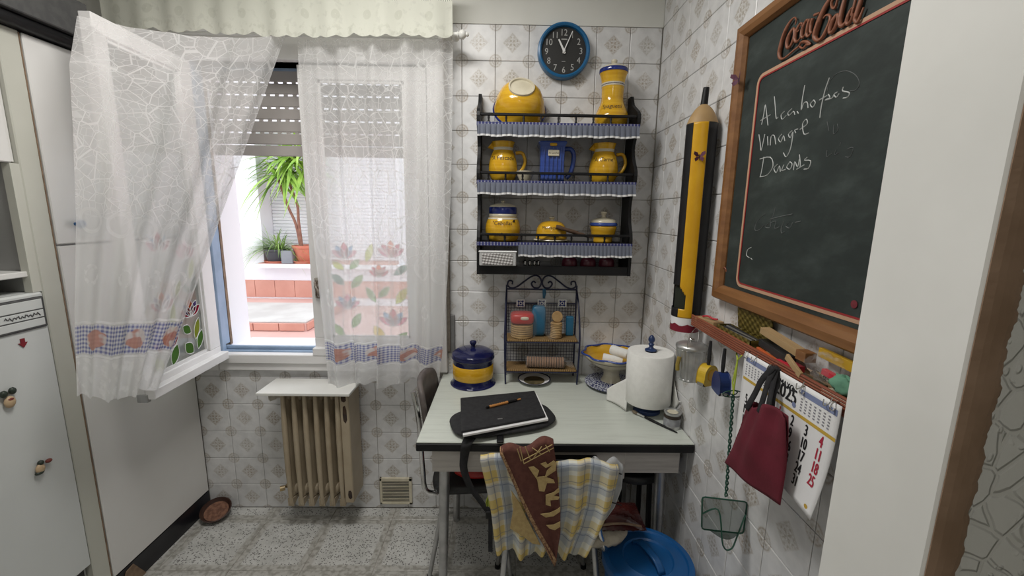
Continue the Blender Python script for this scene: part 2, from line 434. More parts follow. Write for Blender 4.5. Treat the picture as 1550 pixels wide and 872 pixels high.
# ------------------------------------------------------------------ room shell
XR = .1432; Z15 = .1363; TP = .15; WX0, WX1, WZ0, WZ1 = -1.962, -.905, .862, 2.215
wl = struct(MB().box(-2.8, WX0, .005, .25, 0, 2.72).box(WX1, .3, .005, .25, 0, 2.72).box(WX0, WX1, .005, .25, 0, .845).box(WX0, WX1, .005, .25, WZ1, 2.72).build('wall_back', M_grout, base=(0, 0, 0)))
struct(MB().box(-2.8, XR, -.003, .005, Z15+15*TP, 2.72).build('trim_1', M_plaster, base=(0, 0, 2.3)))
wr = struct(MB().box(XR+.005, .3, -1.44, .25, 0, 2.72).build('wall_right', M_grout, base=(XR, 0, 0)))
struct(MB().box(-2.80, -2.70, -3.4, .25, 0, 2.72).build('wall_left', M_plaster, base=(-2.75, 0, 0)))
struct(MB().box(-2.8, 1.6, -3.5, -3.4, 0, 2.72).build('wall_rear', M_plaster, base=(-.5, -3.45, 0))); struct(MB().box(1.5, 1.6, -3.4, -1.42, 0, 2.72).build('wall_passage', M_plaster, base=(1.55, -2.4, 0)))
struct(MB().box(-2.8, 1.6, -3.5, .25, 2.72, 2.8).build('ceiling', M_ceil, base=(-1, -1, 2.72)))
fl = struct(MB().box(-2.8, 1.6, -3.4, .25, -.06, -.003).build('floor', M_grout, base=(0, 0, 0)))
_cache = {}
def tile_mesh(kind, w, h, c, m, lift=(.0035, .0012)):
    key = (kind, round(w, 4), round(h, 4), tuple(round(q, 3) for q in c))
    if key in _cache: return _cache[key]
    g, b, d = .0011, .0022, .005
    u0, u1, v0, v1 = c                      # cropped part of the full tile
    L = []; UV = []
    for ins, dep in ((g, 0), (g, lift[0]), (g+b, d)):
        for a, e in ((0, 0), (1, 0), (1, 1), (0, 1)):
            x = (u0 if a == 0 else u1)*w + (ins if a == 0 else -ins); y = (v0 if e == 0 else v1)*h + (ins if e == 0 else -ins)
            L.append({'back': (x, -dep, y), 'right': (-dep, -x, y), 'floor': (x, y, dep)}[kind]); UV.append((x/w, y/h))
    F = [(8, 9, 10, 11)]
    for k in (0, 4):
        for i in range(4): F.append((k+i, k+(i+1) % 4, k+4+(i+1) % 4, k+4+i))
    me = bpy.data.meshes.new(kind+'_tile'); me.from_pydata(L, [], F); me.update(); ul = me.uv_layers.new(name='uv')
    for lp in me.loops: ul.data[lp.index].uv = UV[lp.vertex_index]
    me.materials.append(m); _cache[key] = me; return me
def lay(kind, parent, m, w, h, origin, cols, rows, rect, holes=(), name='wall_tile', step=None):
    step = step or (lambda a, b: (a, b))
    for i in cols:
        for j in rows:
            x0, y0 = i*w+origin[0], j*h+origin[1]
            a0, a1, b0, b1 = max(x0, rect[0]), min(x0+w, rect[1]), max(y0, rect[2]), min(y0+h, rect[3])
            if a1-a0 < .012 or b1-b0 < .012: continue
            skip = False
            for hx0, hx1, hz0, hz1 in holes:
                if a0 >= hx0-.002 and a1 <= hx1+.002 and b0 >= hz0-.002 and b1 <= hz1+.002: skip = True; break
                if a1 > hx0 and a0 < hx1 and b1 > hz0 and b0 < hz1:
                    if a0 >= hx0 and a1 > hx1: a0 = hx1
                    elif a1 <= hx1 and a0 < hx0: a1 = hx0
                    elif b0 < hz0 and b1 <= hz1: b1 = hz0
            if skip or a1-a0 < .008 or b1-b0 < .008: continue
            me = tile_mesh(kind, w, h, ((a0-x0)/w, (a1-x0)/w, (b0-y0)/h, (b1-y0)/h), m)
            loc = {'back': (x0, .005, y0), 'right': (XR+.005, -x0, y0), 'floor': (x0, y0, -.005)}[kind]
            inst(name, me, loc, parent)
lay('back', wl, M_tile, TP, TP, (0, Z15-TP), range(-15, 2), range(0, 17), (-2.105, XR-.001, 0, Z15+15*TP), [(-2.2, -.828, .772, 2.6)])
lay('right', wr, M_tile, .156, TP, (-.018, Z15-TP), range(0, 10), range(0, 19), (0.003, 1.415, 0, 2.70))
lay('floor', fl, M_floor, .3155, .3155, (-1.7432-.3155*4, -.0917-.3155*11), range(0, 12), range(0, 12), (-2.69, XR-.002, -3.3, 0), name='floor_tile')

# partition end with the door jamb beside the chalkboard
PX = 0.0
struct(MB().bbox(PX, 1.5, -1.578, -1.42, 0, 2.72, .003).build('wall_partition', M_white, base=(.5, -1.5, 0)))
M_brown = mottled('bare_brown_edge', (.20, .125, .075), (.26, .17, .11), 12, .75)
def rag(z): return .0016*sin(z*61)+.0012*sin(z*143+1)+.0010*sin(z*290)+.0008*sin(z*701)
mb = MB(); n = 600
def cas(u, v):
    z = v*2.7; return (PX+.002+u*(.040+rag(z)), -1.5795-.006*(1-abs(2*u-1)**3), z)
mb.grid(cas, 6, n); struct(mb.build('trim_2', M_brown, base=(PX, -1.58, 0), thick=.003))
def _paper(t, b):
    x, y, z = xyz(t, coords(t)); w = noise(t, 9, 2)*.06
    vec = comb(t, x*1.25+w, z+w, 0.)
    d = E(t, voro(t, 21, 'DISTANCE_TO_EDGE', vec).outputs['Distance'])
    ridge = d.step(.10, .03); dots = E(t, voro(t, 60, 'F1', vec).outputs['Distance']).step(.35, .15)*noise(t, 12, 2).step(.5, .55)
    h = (ridge*-.8+dots*.6+noise(t, 30, 4)*.5)
    setc(t, b, mix(t, ridge*.25, (.56, .56, .53), (.46, .45, .41))); bump(t, b, h, .8, .005)
M_relief = mat('embossed_wallpaper', (.5, .5, .48), .6, nodes=_paper)
struct(MB().box(PX+.030, 1.5, -1.5800, -1.578, 0, 2.72).build('trim_3', M_relief, base=(PX+.7, -1.58, 0)))

# ------------------------------------------------------------------ window
wf = struct(MB().bbox(-2.093, WX0, -.028, .06, .775, 2.40, .004).bbox(WX1, -.828, -.028, .06, .775, 2.40, .004).bbox(WX0, WX1, -.032, .012, .815, WZ0, .004)
    .bbox(WX0, WX1, -.020, .012, .775, .815, .004).bbox(WX0, WX1, -.028, .12, WZ1, 2.40, .004).build('window_1', M_frame, base=(-1.45, 0, .775)))
MB().bbox(WX0, WX0+.010, .012, .070, WZ0+.03, WZ1, .003).bbox(WX0, WX0+.016, .0, .03, WZ0, WZ1, .003).build('blue_jamb', M_blue, wf)
MB().box(WX0, WX0+.012, .070, .086, WZ0+.02, WZ1).build('weather_strip', M_brownwood, wf)
MB().bbox(WX0, WX1, .012, .10, .845, .868, .003).bbox(WX0, WX1, .035, .055, .868, .885, .003).build('blue_sill', M_blue, wf)
MB().bbox(WX0, WX1, .10, .27, .835, .86, .003).build('outer_sill', M_ext, wf)
MB().box(WX0-.001, WX0+.003, .088, .252, .86, WZ1).box(WX1-.003, WX1+.001, .088, .252, .86, WZ1).box(WX0, WX1, .1, .252, WZ1-.003, WZ1+.001).build('outer_reveal', M_ext, wf)
MB().box(WX0, WX1, .09, .10, 2.205, WZ1).build('head_shadow_strip', M_blue, wf)  # solid strip standing in for the shaded gap above the slats
# sashes: fn maps (w, d, z) -> world, w along the sash from the hinge, d towards the room side
def petal_mat(n, c):        # stained film: tints what is seen through it
    m = sheer(n, c, .5, transl=.6); tr = [k for k in m.node_tree.nodes if k.type == 'BSDF_TRANSPARENT'][0]
    tr.inputs[0].default_value = (*[q**.8 for q in c], 1); return m
G = dict(red=petal_mat('decal_red', (.52, .03, .08)), orange=petal_mat('decal_orange', (.75, .16, .06)), purple=petal_mat('decal_purple', (.12, .08, .30)), blue=petal_mat('decal_blue', (.20, .40, .62)),
    green=petal_mat('decal_green', (.16, .36, .08)), lime=petal_mat('decal_lime', (.50, .58, .08)), teal=petal_mat('decal_teal', (.10, .22, .17)), pink=petal_mat('decal_pink', (.66, .20, .30)), white=petal_mat('decal_white', (.85, .85, .85)), yellow=petal_mat('decal_yellow', (.75, .62, .12)))
def leaf2(cx, cz, L, Wd, ang, n=8):      # pointed leaf outline in the pane plane
    pts = []
    for k in range(n+1):
        t = k/n; pts.append((L*(t-.5), Wd*.5*sin(pi*t)**.8))
    for k in range(n-1, 0, -1):
        t = k/n; pts.append((L*(t-.5), -Wd*.5*sin(pi*t)**.8))
    return [(cx+x*cos(ang)-y*sin(ang), cz+x*sin(ang)+y*cos(ang)) for x, y in pts]
def flower(fn, glass, cx, cz, s, cols):
    d = .0035
    def put(poly, c, nm):
        back = [(cx+(x-cx)*1.0, z) for x, z in poly]
        mb = MB(); mb.add([fn(x, d, z) for x, z in poly], [tuple(range(len(poly)))]); o = mb.build(nm, G[c], glass)
        bd = MB(); pts = [fn(x, d+.001, z) for x, z in poly]; bd.tube(pts, .0016, 4, True); bd.build('lead_line', M_paper, glass)
    for a, c, L in ((150, cols[0], 1.0), (30, cols[0], 1.0), (125, cols[1], 1.05), (55, cols[1], 1.05), (90, cols[2], 1.1)):
        r = radians(a); put(leaf2(cx+cos(r)*s*.45, cz+sin(r)*s*.45, s*L, s*(.42 if a != 90 else .55), r), c, 'flower_petal')
def leafdecal(fn, glass, cx, cz, L, Wd, ang, c):
    poly = leaf2(cx, cz, L, Wd, radians(ang)); MB().add([fn(x, .003, z) for x, z in poly], [tuple(range(len(poly)))]).build('decal_leaf', G[c], glass)
    MB().tube([fn(x, .004, z) for x, z in poly], .0015, 4, True).build('lead_line', M_paper, glass)
def sash(nm, fn, w, z0, z1, rail, stile0, stile1):
    def bx(a0, a1, c0, c1, b0, b1):
        mb = MB(); vs = [fn(a, c, b) for b in (b0, b1) for a, c in ((a0, c0), (a1, c0), (a1, c1), (a0, c1))]
        return mb.add(vs, [(0,3,2,1),(4,5,6,7),(0,1,5,4),(1,2,6,5),(2,3,7,6),(3,0,4,7)])
    s = thing(nm[0], nm[1], 'casement', fn(w/2, 0, z0))
    bx(0, w, -.02, .02, z0, z0+rail).build('bottom_rail', M_frame, s, bevel=.003)
    bx(0, w, .02, .055, z0-.008, z0+.03).build('drip_rail', M_frame, s, bevel=.003)
    bx(0, w, -.02, .02, z1-.06, z1).build('top_rail', M_frame, s, bevel=.003)
    bx(0, stile0, -.02, .02, z0+rail, z1-.06).build('stile', M_frame, s, bevel=.003); bx(w-stile1, w, -.02, .02, z0+rail, z1-.06).build('stile', M_frame, s, bevel=.003)
    bd = MB()
    for q in ((stile0, stile0+.012, z0+rail, z1-.06), (w-stile1-.012, w-stile1, z0+rail, z1-.06), (stile0, w-stile1, z0+rail, z0+rail+.012), (stile0, w-stile1, z1-.072, z1-.06)):
        vs = [fn(a, c, b) for b in q[2:] for a, c in ((q[0], .002), (q[1], .002), (q[1], .012), (q[0], .012))]; bd.add(vs, [(0,3,2,1),(4,5,6,7),(0,1,5,4),(1,2,6,5),(2,3,7,6),(3,0,4,7)])
    bd.build('glazing_bead', M_frame, s)
    g = bx(stile0, w-stile1, -.002, .0015, z0+rail, z1-.06).build('pane', M_glass, s); return s, g
HX, HY = -1.945, -.045; th = radians(87.5)
ex, ey = V((sin(th)*0+cos(radians(-87.5)), sin(radians(-87.5)), 0)), V((-sin(radians(-87.5)), cos(radians(-87.5)), 0))
fnL = lambda a, d, z: V((HX, HY, 0)) + ex*a + ey*d + V((0, 0, z))
sl, gl_ = sash(('casement', 'white window casement swung open into the room under the draped curtain'), fnL, .47, .855, 2.195, .055, .075, .05)
def pl(px, py):
    p = onx(px, py, -1.93); return HY-p.y, p.z
for px, py, s, cc_ in ((290, 478, .078, ('red', 'purple', 'orange')), (252, 530, .085, ('red', 'purple', 'orange')), (283, 390, .075, ('pink', 'pink', 'pink')), (246, 470, .08, ('red', 'purple', 'orange')), (240, 380, .08, ('pink', 'blue', 'red'))): flower(fnL, gl_, *pl(px, py), s, cc_)
for px, py, L, Wd, a, c in ((291, 407, .10, .038, 110, 'lime'), (283, 437, .06, .03, 50, 'teal'), (294, 430, .09, .034, 120, 'teal'), (262, 481, .13, .04, 100, 'lime'), (300, 497, .10, .036, 110, 'lime'), (284, 499, .06, .04, 40, 'green'), (305, 513, .09, .04, 115, 'green'), (288, 527, .07, .05, 50, 'green'), (265, 537, .09, .045, 115, 'green'), (240, 553, .07, .05, 60, 'lime'), (270, 436, .08, .03, 120, 'lime')): leafdecal(fnL, gl_, *pl(px, py), L, Wd, a, c)
fnR = lambda a, d, z: V((-1.487+a, .02-d, z))
s2, g2 = sash(('casement', 'white closed window casement behind the hanging lace curtain'), fnR, .575, .868, 2.205, .075, .085, .10)
def pw(px, py):
    p = ony(px, py, .02); return p.x+1.487, p.z
for px, py, s, cc in ((522, 390, .075, ('pink', 'blue', 'red')), (592, 388, .078, ('pink', 'red', 'orange')), (574, 418, .06, ('red', 'red', 'orange')), (527, 466, .075, ('pink', 'blue', 'pink')), (596, 492, .085, ('pink', 'blue', 'red'))): flower(fnR, g2, *pw(px, py), s, cc)
for px, py, L, Wd, a, c in ((512, 402, .07, .034, 145, 'lime'), (537, 400, .07, .034, 45, 'green'), (559, 383, .10, .036, 70, 'lime'), (607, 409, .09, .036, 35, 'teal'), (512, 423, .08, .04, 140, 'teal'), (541, 426, .09, .04, 50, 'green'), (562, 446, .09, .035, 120, 'green'), (582, 442, .08, .035, 45, 'green'), (608, 448, .1, .045, 55, 'lime'), (540, 485, .09, .04, 60, 'green'), (514, 500, .09, .04, 125, 'green'), (575, 506, .11, .05, 120, 'yellow'), (606, 512, .1, .04, 40, 'green')): leafdecal(fnR, g2, *pw(px, py), L, Wd, a, c)
for q in ((521, 400, 520, 520), (574, 430, 572, 520), (594, 400, 592, 520)):
    a, b = pw(q[0], q[1]), pw(q[2], q[3]); MB().tube([fnR(a[0], .004, a[1]), fnR(b[0], .004, b[1])], .0018, 4).build('flower_stem', M_paper, g2)
p = ony(481, 436, -.006); lk = MB().bbox(p.x-.012, p.x+.012, -.012, -.002, p.z-.05, p.z+.05, .002); lk.tube([(p.x-.008, -.015, p.z+.03), (p.x, -.03, p.z+.01), (p.x+.012, -.035, p.z-.02), (p.x+.01, -.02, p.z-.04)], .006, 6)
lk.build('latch', mottled('rusty_painted_latch', (.4, .37, .33), (.10, .06, .04), 40, .6), s2, smooth=True)
MB().bbox(fnL(.455, 0, 0).x-.012, fnL(.455, 0, 0).x+.03, fnL(.46, 0, 0).y-.012, fnL(.46, 0, 0).y+.004, .835, .868, .002).build('corner_bracket', M_steel, sl)
# roller shutter: slats with bridging tabs, light slots between them
sh = thing('roller_shutter', 'grey slatted roller shutter half lowered outside the window', 'shutter', (-1.43, .12, 1.82))
zs = [ony(430, q, .12).z for q in (125.5, 144.5, 163.8, 182.8, 201.8)]; zs = [zs[0]+.06] + zs + [ony(430, 219.5, .12).z, 1.823]
slx0, slx1 = WX0+.004, WX1-.004
for k in range(len(zs)-1):
    top, bot = zs[k], zs[k+1]; mb = MB(); hole = k < 5
    t_ = min(top, 2.212); mb.bbox(slx0, slx1, .113, .127, bot+(.0045 if hole else .001), t_-.0045 if k else t_, .003)
    if hole:
        x = slx0+.012
        while x < slx1-.03: mb.box(x, x+.017, .116, .124, bot-.0045, bot+.0046); x += .042
    mb.build('slat', M_slat, sh)
# ------------------------------------------------------------------ courtyard outside
Y4 = 4.5
far = None
for q in ((-4.262, -2.2, -.3, .70), (-9, -4.262, -.3, 4.2), (-2.2, 4, -.3, 4.2), (-4.262, -2.2, 2.7, 4.2)):
    o = struct(MB().box(q[0], q[1], Y4, Y4+.4, q[2], q[3]).build('wall_courtyard', M_ext)); far = far or o
struct(MB().box(-4.262, -2.2, Y4+.362, Y4+.4, .7, 2.7).build('wall_niche', M_ext))
MB().bbox(-4.33, -2.1, Y4-.19, Y4+.36, .70, .765, .006).build('window_ledge', M_ext, far)
MB().box(-4.262, -2.2, Y4-.17, Y4+.36, .7655, .771).build('ledge_paint', M_terra, far)
bo = thing('window_blind', 'closed pale roller blind in the courtyard window niche behind the plants', 'blind', (-3.3, Y4+.35, .77))
for k in range(36): MB().bbox(-4.260, -2.202, Y4+.325, Y4+.358, .773+k*.052, .773+k*.052+.049, .008).build('slat', M_ext, bo)
struct(MB().box(-9, 4, .26, 8, -.45, -.3).build('courtyard_ground', M_terra2, base=(-3, 3, -.4)))
# skirting tiles
for k in range(34):
    x = -9+k*.305; o = MB().bbox(x, x+.30, Y4-.02, Y4, .225, .49, .004).build('skirting_tile', M_terra, far)
cp = struct(MB().box(-9, 4, .27, Y4, -.3, .10).build('courtyard_paving', M_terra2, base=(-3, 2, -.3)))
st = struct(MB().box(-9, -2.98, 3.02, Y4-.001, .10, .20).build('courtyard_step', M_terra2, base=(-5, 3.5, .1)))
MB().bbox(-9, -2.985, 3.03, 4.10, .2005, .222, .006).build('step_slab', M_conc, st)
for k in range(10): MB().bbox(-3.30-k*.31, -3.0-k*.31, 3.0, 3.019, .11, .20, .003).build('riser_tile', M_terra, st)
for k in range(4): MB().bbox(-2.979, -2.962, 3.03+k*.31, 3.33+k*.31, .11, .20, .003).build('riser_tile', M_terra, st)
st2 = struct(MB().bbox(-6, -2.72, .9, 2.55, .1005, .16, .005).build('courtyard_block', M_conc, base=(-4, 1.7, .1)))
# ------------------------------------------------------------------ cupboards and fridge on the left
CX = -2.095
t = thing('tall_cupboard', 'tall white cupboard with two plain doors beside the open window', 'cupboard', (-2.38, -.28, 0))
MB().box(-2.68, CX-.02, -.556, -.004, .10, 2.115).build('body', M_cab, t)
d = MB().bbox(CX-.019, CX, -.553, -.006, 1.437, 2.112, .003).build('door', M_cab, t)
p = onx(114, 339, CX); MB().lathe((CX, p.y, p.z), [(.006, 0), (.006, .012), (.014, .016), (.016, .022), (.012, .028), (.0, .03)], 16, (1, 0, 0)).build('knob', M_knobblue, d, smooth=True)
MB().bbox(CX-.019, CX, -.553, -.006, .104, 1.430, .003).build('door', M_cab, t)
MB().box(CX-.019, CX-.002, -.554, -.005, .0, .099).build('plinth', M_toe, t)
MB().add([(CX+.001, -.42, .0), (CX+.001, -.53, .0), (CX+.001, -.53, .035), (CX+.001, -.505, .085), (CX+.001, -.47, .09)], [(0, 1, 2, 3, 4)]).build('chipped_patch', M_brownwood, t, thick=.003)
t = thing('filler_panel', 'narrow beige filler panel between the tall cupboard and the fridge', 'panel', (-2.2, -.59, 0))
MB().bbox(-2.68, CX-.004, -.622, -.558, 0, 2.115, .003).build('board', M_cabside, t)
MB().box(CX-.0045, CX-.0025, -.5615, -.5575, 0, 2.11).build('edge_strip', M_brownwood, t)
t = thing('refrigerator', 'white fridge with grey badge plate and magnets on its door', 'refrigerator', (-2.38, -.92, 0))
MB().box(-2.68, CX-.03, -1.22, -.625, .09, 1.285).build('body', M_fridge, t)
dr = MB().bbox(CX-.029, CX+.001, -1.22, -.626, .235, 1.285, .006).build('door', M_fridge, t)
MB().box(-2.66, CX-.02, -1.21, -.64, 0, .232).build('plinth', M_toe, t)
bp = MB().bbox(CX+.001, CX+.006, -.90, -.634, 1.168, 1.272, .004).build('badge_plate', M_dgrey, dr)
for z0, z1 in ((1.232, 1.264), (1.204, 1.228), (1.176, 1.200)): MB().bbox(CX+.005, CX+.0075, -.895, -.641, z0, z1, .001).build('badge_panel', M_fridge, bp)
lb = MB(); lb.tube([(CX+.0080, -.755+k*.0035, 1.216+.0045*sin(k*1.9)+.002*sin(k*.8)) for k in range(30)], .0019, 5); lb.build('badge_lettering', M_dgrey, bp)
t = thing('wall_cupboard', 'white wall cupboard above the fridge niche', 'cupboard', (-2.38, -.92, 1.69))
MB().box(-2.68, CX-.02, -1.22, -.624, 1.705, 2.115).build('body', M_cab, t); MB().bbox(CX-.019, CX-.002, -1.218, -.645, 1.70, 2.112, .003).build('door', M_cab, t)
t = thing('niche_shelf_unit', 'open niche with a white shelf between fridge and wall cupboard', 'shelf', (-2.38, -.92, 1.286))
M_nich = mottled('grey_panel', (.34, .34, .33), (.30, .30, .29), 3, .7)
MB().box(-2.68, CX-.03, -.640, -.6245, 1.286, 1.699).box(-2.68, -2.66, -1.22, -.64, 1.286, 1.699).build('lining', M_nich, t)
MB().box(CX-.03, CX-.004, -.652, -.6245, 1.286, 1.699).build('edge_board', M_cabside, t)
MB().bbox(-2.65, CX-.012, -1.215, -.641, 1.338, 1.356, .002).build('shelf_board', M_cab, t)
tag(MB().bbox(-2.5, -2.16, -1.05, -.70, 1.357, 1.372, .003).build('tray', M_toe), 'flat black tray lying on the niche shelf above the fridge', 'tray')
tag(MB().bbox(-2.45, CX-.05, -1.0, -.72, 1.2865, 1.306, .004).build('folder', mat('navy_vinyl', (.012, .016, .06), .35)), 'dark navy folder lying on top of the fridge', 'folder')
tag(MB().bbox(-2.3, -2.17, -.95, -.735, 1.3725, 1.52, .003).build('notice_card', M_paper), 'white card standing on the black tray in the niche', 'card')
t = thing('cornice', 'dark grey cornice box with a black rounded moulding atop the cupboards', 'cornice', (-2.3, -.8, 2.116))
MB().bbox(-2.66, -2.045, -1.22, -.365, 2.155, 2.275, .003).build('box_front', M_dgrey, t)
MB().tube([(-2.075, -1.22, 2.135), (-2.075, -.38, 2.135)], .019, 12).box(-2.66, -2.075, -1.22, -.38, 2.1165, 2.154).build('moulding', M_black, t, smooth=True)
# fridge magnets
ar = onx(33, 518, CX); X0 = CX+.0015
def yz(pts, o, s=1): return [(X0, o.y+a*s, o.z+b*s) for a, b in pts]
tag(MB().prism(yz([(-.006, .012), (.006, .012), (.006, -.002), (.013, -.002), (0, -.018), (-.013, -.002), (-.006, -.002)], ar, 1.0), (.003, 0, 0)).build('arrow_magnet', mat('dark_red_magnet', (.20, .012, .02), .5)), 'small dark red arrow magnet below the fridge badge', 'magnet')
def blob_magnet(nm, label, c, parts):
    t = thing(nm, label, 'magnet', (X0, c.y, c.z-.03), 'figurine magnets on the fridge')
    for i, (a, b, ry, rz, m_) in enumerate(parts):
        mb = MB(); mb.grid(lambda u, v: (X0+.0085+.008*cos(pi*v), c.y+a+ry*sin(pi*v)*cos(2*pi*u), c.z+b+rz*sin(pi*v)*sin(2*pi*u)), 10, 6)
        mb.build(['figure_body', 'figure_head', 'figure_limb', 'figure_base'][i % 4], m_, t, smooth=80)
m_dk = mat('magnet_dark_green', (.02, .03, .02), .5); m_cr = mat('magnet_cream', (.5, .36, .22), .5); m_rd = mat('magnet_maroon', (.16, .03, .02), .5)
blob_magnet('figurine_magnet', 'cream and dark green figurine magnet high on the fridge door', onx(9, 603, CX), [(0, -.012, .016, .02, m_cr), (.012, .02, .01, .012, m_dk), (-.012, .018, .01, .012, m_dk), (0, -.004, .012, .008, m_rd)])
blob_magnet('figurine_magnet', 'bird-like figurine magnet with outstretched limb low on the fridge door', onx(58, 706, CX), [(-.004, -.006, .014, .018, m_cr), (.0, .013, .009, .009, m_dk), (.024, .006, .010, .007, m_rd), (-.008, -.018, .014, .007, m_dk)])

# ------------------------------------------------------------------ curtains
rod = thing('curtain_rod', 'white curtain rod with turned knobs above the window', 'curtain rod', (-1.45, -.1, 2.28))
pk1 = ony(699, 52, -.125); pk2 = ony(689, 56, -.085)
MB().tube([(-2.14, -.125, pk1.z), (pk1.x-.015, -.125, pk1.z)], .009, 10).build('valance_pole', M_white, rod, smooth=True)
MB().tube([(-2.12, -.085, pk2.z-.004), (pk2.x-.015, -.085, pk2.z-.004)], .008, 10).build('curtain_pole', M_white, rod, smooth=True)
for pk in (pk1, pk2): MB().lathe((pk.x-.02, pk.y, pk.z), [(.009, 0), (.012, .004), (.009, .008), (.017, .016), (.019, .024), (.015, .033), (.007, .038), (.009, .043), (.006, .049), (0, .051)], 14, (1, 0, 0)).build('knob', M_white, rod, smooth=True)
MB().bbox(-.835, -.815, -.135, -.029, 2.27, 2.325, .003).build('bracket', M_frame, rod)
# valance
def valf(u, v):
    x = lerp(-2.18, pk1.x-.035, u); s = abs(sin(u*pi*21)); z0 = 2.282+.006*sin(u*9)-.010*s-.012*abs(sin(u*pi*7))+.02*(1-u)*0
    w = .007*sin(u*46)+.005*sin(u*83+1); return (x, -.158+w*(1-.5*v), lerp(z0, 2.50, v))
tag(MB().grid(valf, 260, 8, lambda u, v: (u*1.5, v*.22)).build('valance', M_val, base=(-1.45, -.14, 2.28)), 'cream embroidered valance with scalloped hem across the window top', 'valance')
# hanging right curtain
L_ = [ony(*q, -.10) for q in ((448, 60), (453, 150), (461, 250), (474, 370), (490, 510), (497, 588))]; R_ = [ony(*q, -.10) for q in ((685, 60), (684, 150), (681, 280), (675, 420), (668, 520), (661, 578))]
def hang(u, v):
    a, b = poly_at(L_, 1-v), poly_at(R_, 1-v); p = a.lerp(b, u)
    am = .010+.012*(1-v); y = p.y+am*sin(u*2*pi*5.3+.6)+.6*am*sin(u*2*pi*9.1+2)+(-.02)*(1-v)
    sc = (1-v)**8; z = p.z + sc*(.012*abs(sin(u*pi*11))*1.2+.014*sin(u*2*pi*2.6+2.2)) ; return (p.x+.012*sin(u*2*pi*5.3)*(1-v), y, z)
hc = MB().grid(hang, 150, 90, lambda u, v: (u*.75, v*1.56)).build('lace_curtain', M_curtain, base=(-1.12, -.1, .71), smooth=80)
tag(hc, 'sheer white lace curtain hanging straight over the closed sash', 'curtain')
# left curtain thrown over the open sash
LL = [onx(*q, x) for q, x in (((116, 24), -1.915), ((104, 98), -1.905), ((109, 200), -1.90), ((113, 330), -1.89), ((110, 480), -1.885), ((113, 598), -1.88))]
rod_pt = V((-1.475, -.10, 2.285)); bot_pt = onx(245, 590, -1.865)
def drape(u, v):
    w = 1-v; a = poly_at(LL, w); b = rod_pt.lerp(bot_pt, w)
    sag = -.03*sin(pi*u)*(1-w)**2
    p = a.lerp(b, u); n_ = V((.86, -.5, 0))
    amp = .006+.010*w; k = amp*sin(u*2*pi*3.6+.8*w)+.5*amp*sin(u*2*pi*7.7+1.5)
    k += .05*sin(pi*u)*sin(pi*min(w*1.6, 1))          # billow towards the room
    p = p + n_*k; p.z += sag
    p.z += (w**9)*(.014*abs(sin(u*pi*6.5))-.035*sin(pi*min(u*1.3, 1)))
    return p
dc = MB().grid(drape, 110, 90, lambda u, v: (u*.62, v*1.56)).build('lace_curtain', M_curtain, base=(-1.88, -.6, .86), smooth=80)
tag(dc, 'sheer white lace curtain thrown sideways over the open sash', 'curtain')
# window strap (blind belt) and its box
t = thing('blind_strap', 'grey webbing blind strap with wall winder beside the window', 'blind strap', (-.815, -.02, .86))
q0, q1 = ony(681, 536, -.01), ony(677, 478, -.01)
MB().bbox(q0.x-.028, q0.x+.026, -.014, .0, q0.z+.005, q1.z+.005, .003).build('winder', mottled('grey_metal_paint', (.20, .20, .20), (.16, .16, .16), 20, .5), t)
MB().bbox(q0.x-.012, q0.x+.005, -.024, -.016, .885, 2.24, .002).build('strap', mottled('grey_webbing', (.17, .145, .12), (.13, .11, .09), 90, .9), t)

# ------------------------------------------------------------------ radiator, marble top, vent, bowl
t = thing('radiator', 'old cream painted iron radiator with chipped end under the window', 'radiator', (-1.47, -.07, .07))
xs = [-1.578+k*.0505 for k in range(6)]; RF, RB, RZ0, RZ1 = -.176, -.035, .150, .728; RM = (RF+RB)/2
for k, x in enumerate(xs):
    mb = MB()
    def sec(u, v, x=x):
        a = 2*pi*u; return (x+(.012+.004*cos(a*2))*cos(a), RM+.060*sin(a), lerp(RZ0+.03, RZ1-.01, v))
    mb.grid(sec, 20, 1)
    mb.bbox(x-.0255, x+.0250, RM-.04, RM+.04, RZ1-.055, RZ1-.002, .012).bbox(x-.0255, x+.0250, RM-.04, RM+.04, RZ0+.03, RZ0+.085, .012)
    mb.prism([(x-.014, RF+.002, RZ0+.03), (x-.014, RF+.085, RZ0+.012), (x-.014, RF+.004, RZ0-.012)], (.026, 0, 0))
    mb.tube([(x, RF+.008, RZ0+.0), (x, RF+.004, RZ0+.2), (x, RF+.004, RZ0+.4), (x, RF+.008, RZ1-.004)], [.010, .0135, .0135, .010], 8)
    mb.build('radiator_section', M_rad, t, smooth=50)
ep = xs[-1]
MB().bbox(ep+.014, ep+.056, RF-.002, RB, RZ0+.01, RZ1, .004).build('end_plate', M_rad, t)
for px, z, w_, h in ((ep+.033, RZ1-.022, .012, .022), (ep+.036, RZ1-.105, .010, .045), (ep+.040, RZ0+.055, .010, .024)):
    MB().add([(px+a*w_, RF-.0026, z+b*h) for a, b in ((-.8, -.7), (.2, -1), (1, -.6), (.9, .5), (.3, 1), (-.7, .9), (-1, 0))], [(0, 1, 2, 3, 4, 5, 6)]).build('rust_patch', M_rust, t)
k1, k2 = ony(408, 602, RM-.02), ony(424, 740, RM-.02)
MB().tube([(xs[0]-.02, RM, k1.z+.004), k1+V((.02, .01, .002))], .010, 10).tube([k1+V((.024, .012, .002)), k1], [.015, .018], 12).tube([k1, k1+V((-.004, -.003, 0))], [.014, .010], 12).build('valve', mottled('old_white_knob', (.62, .60, .55), (.5, .47, .42), 20, .4), t, smooth=True)
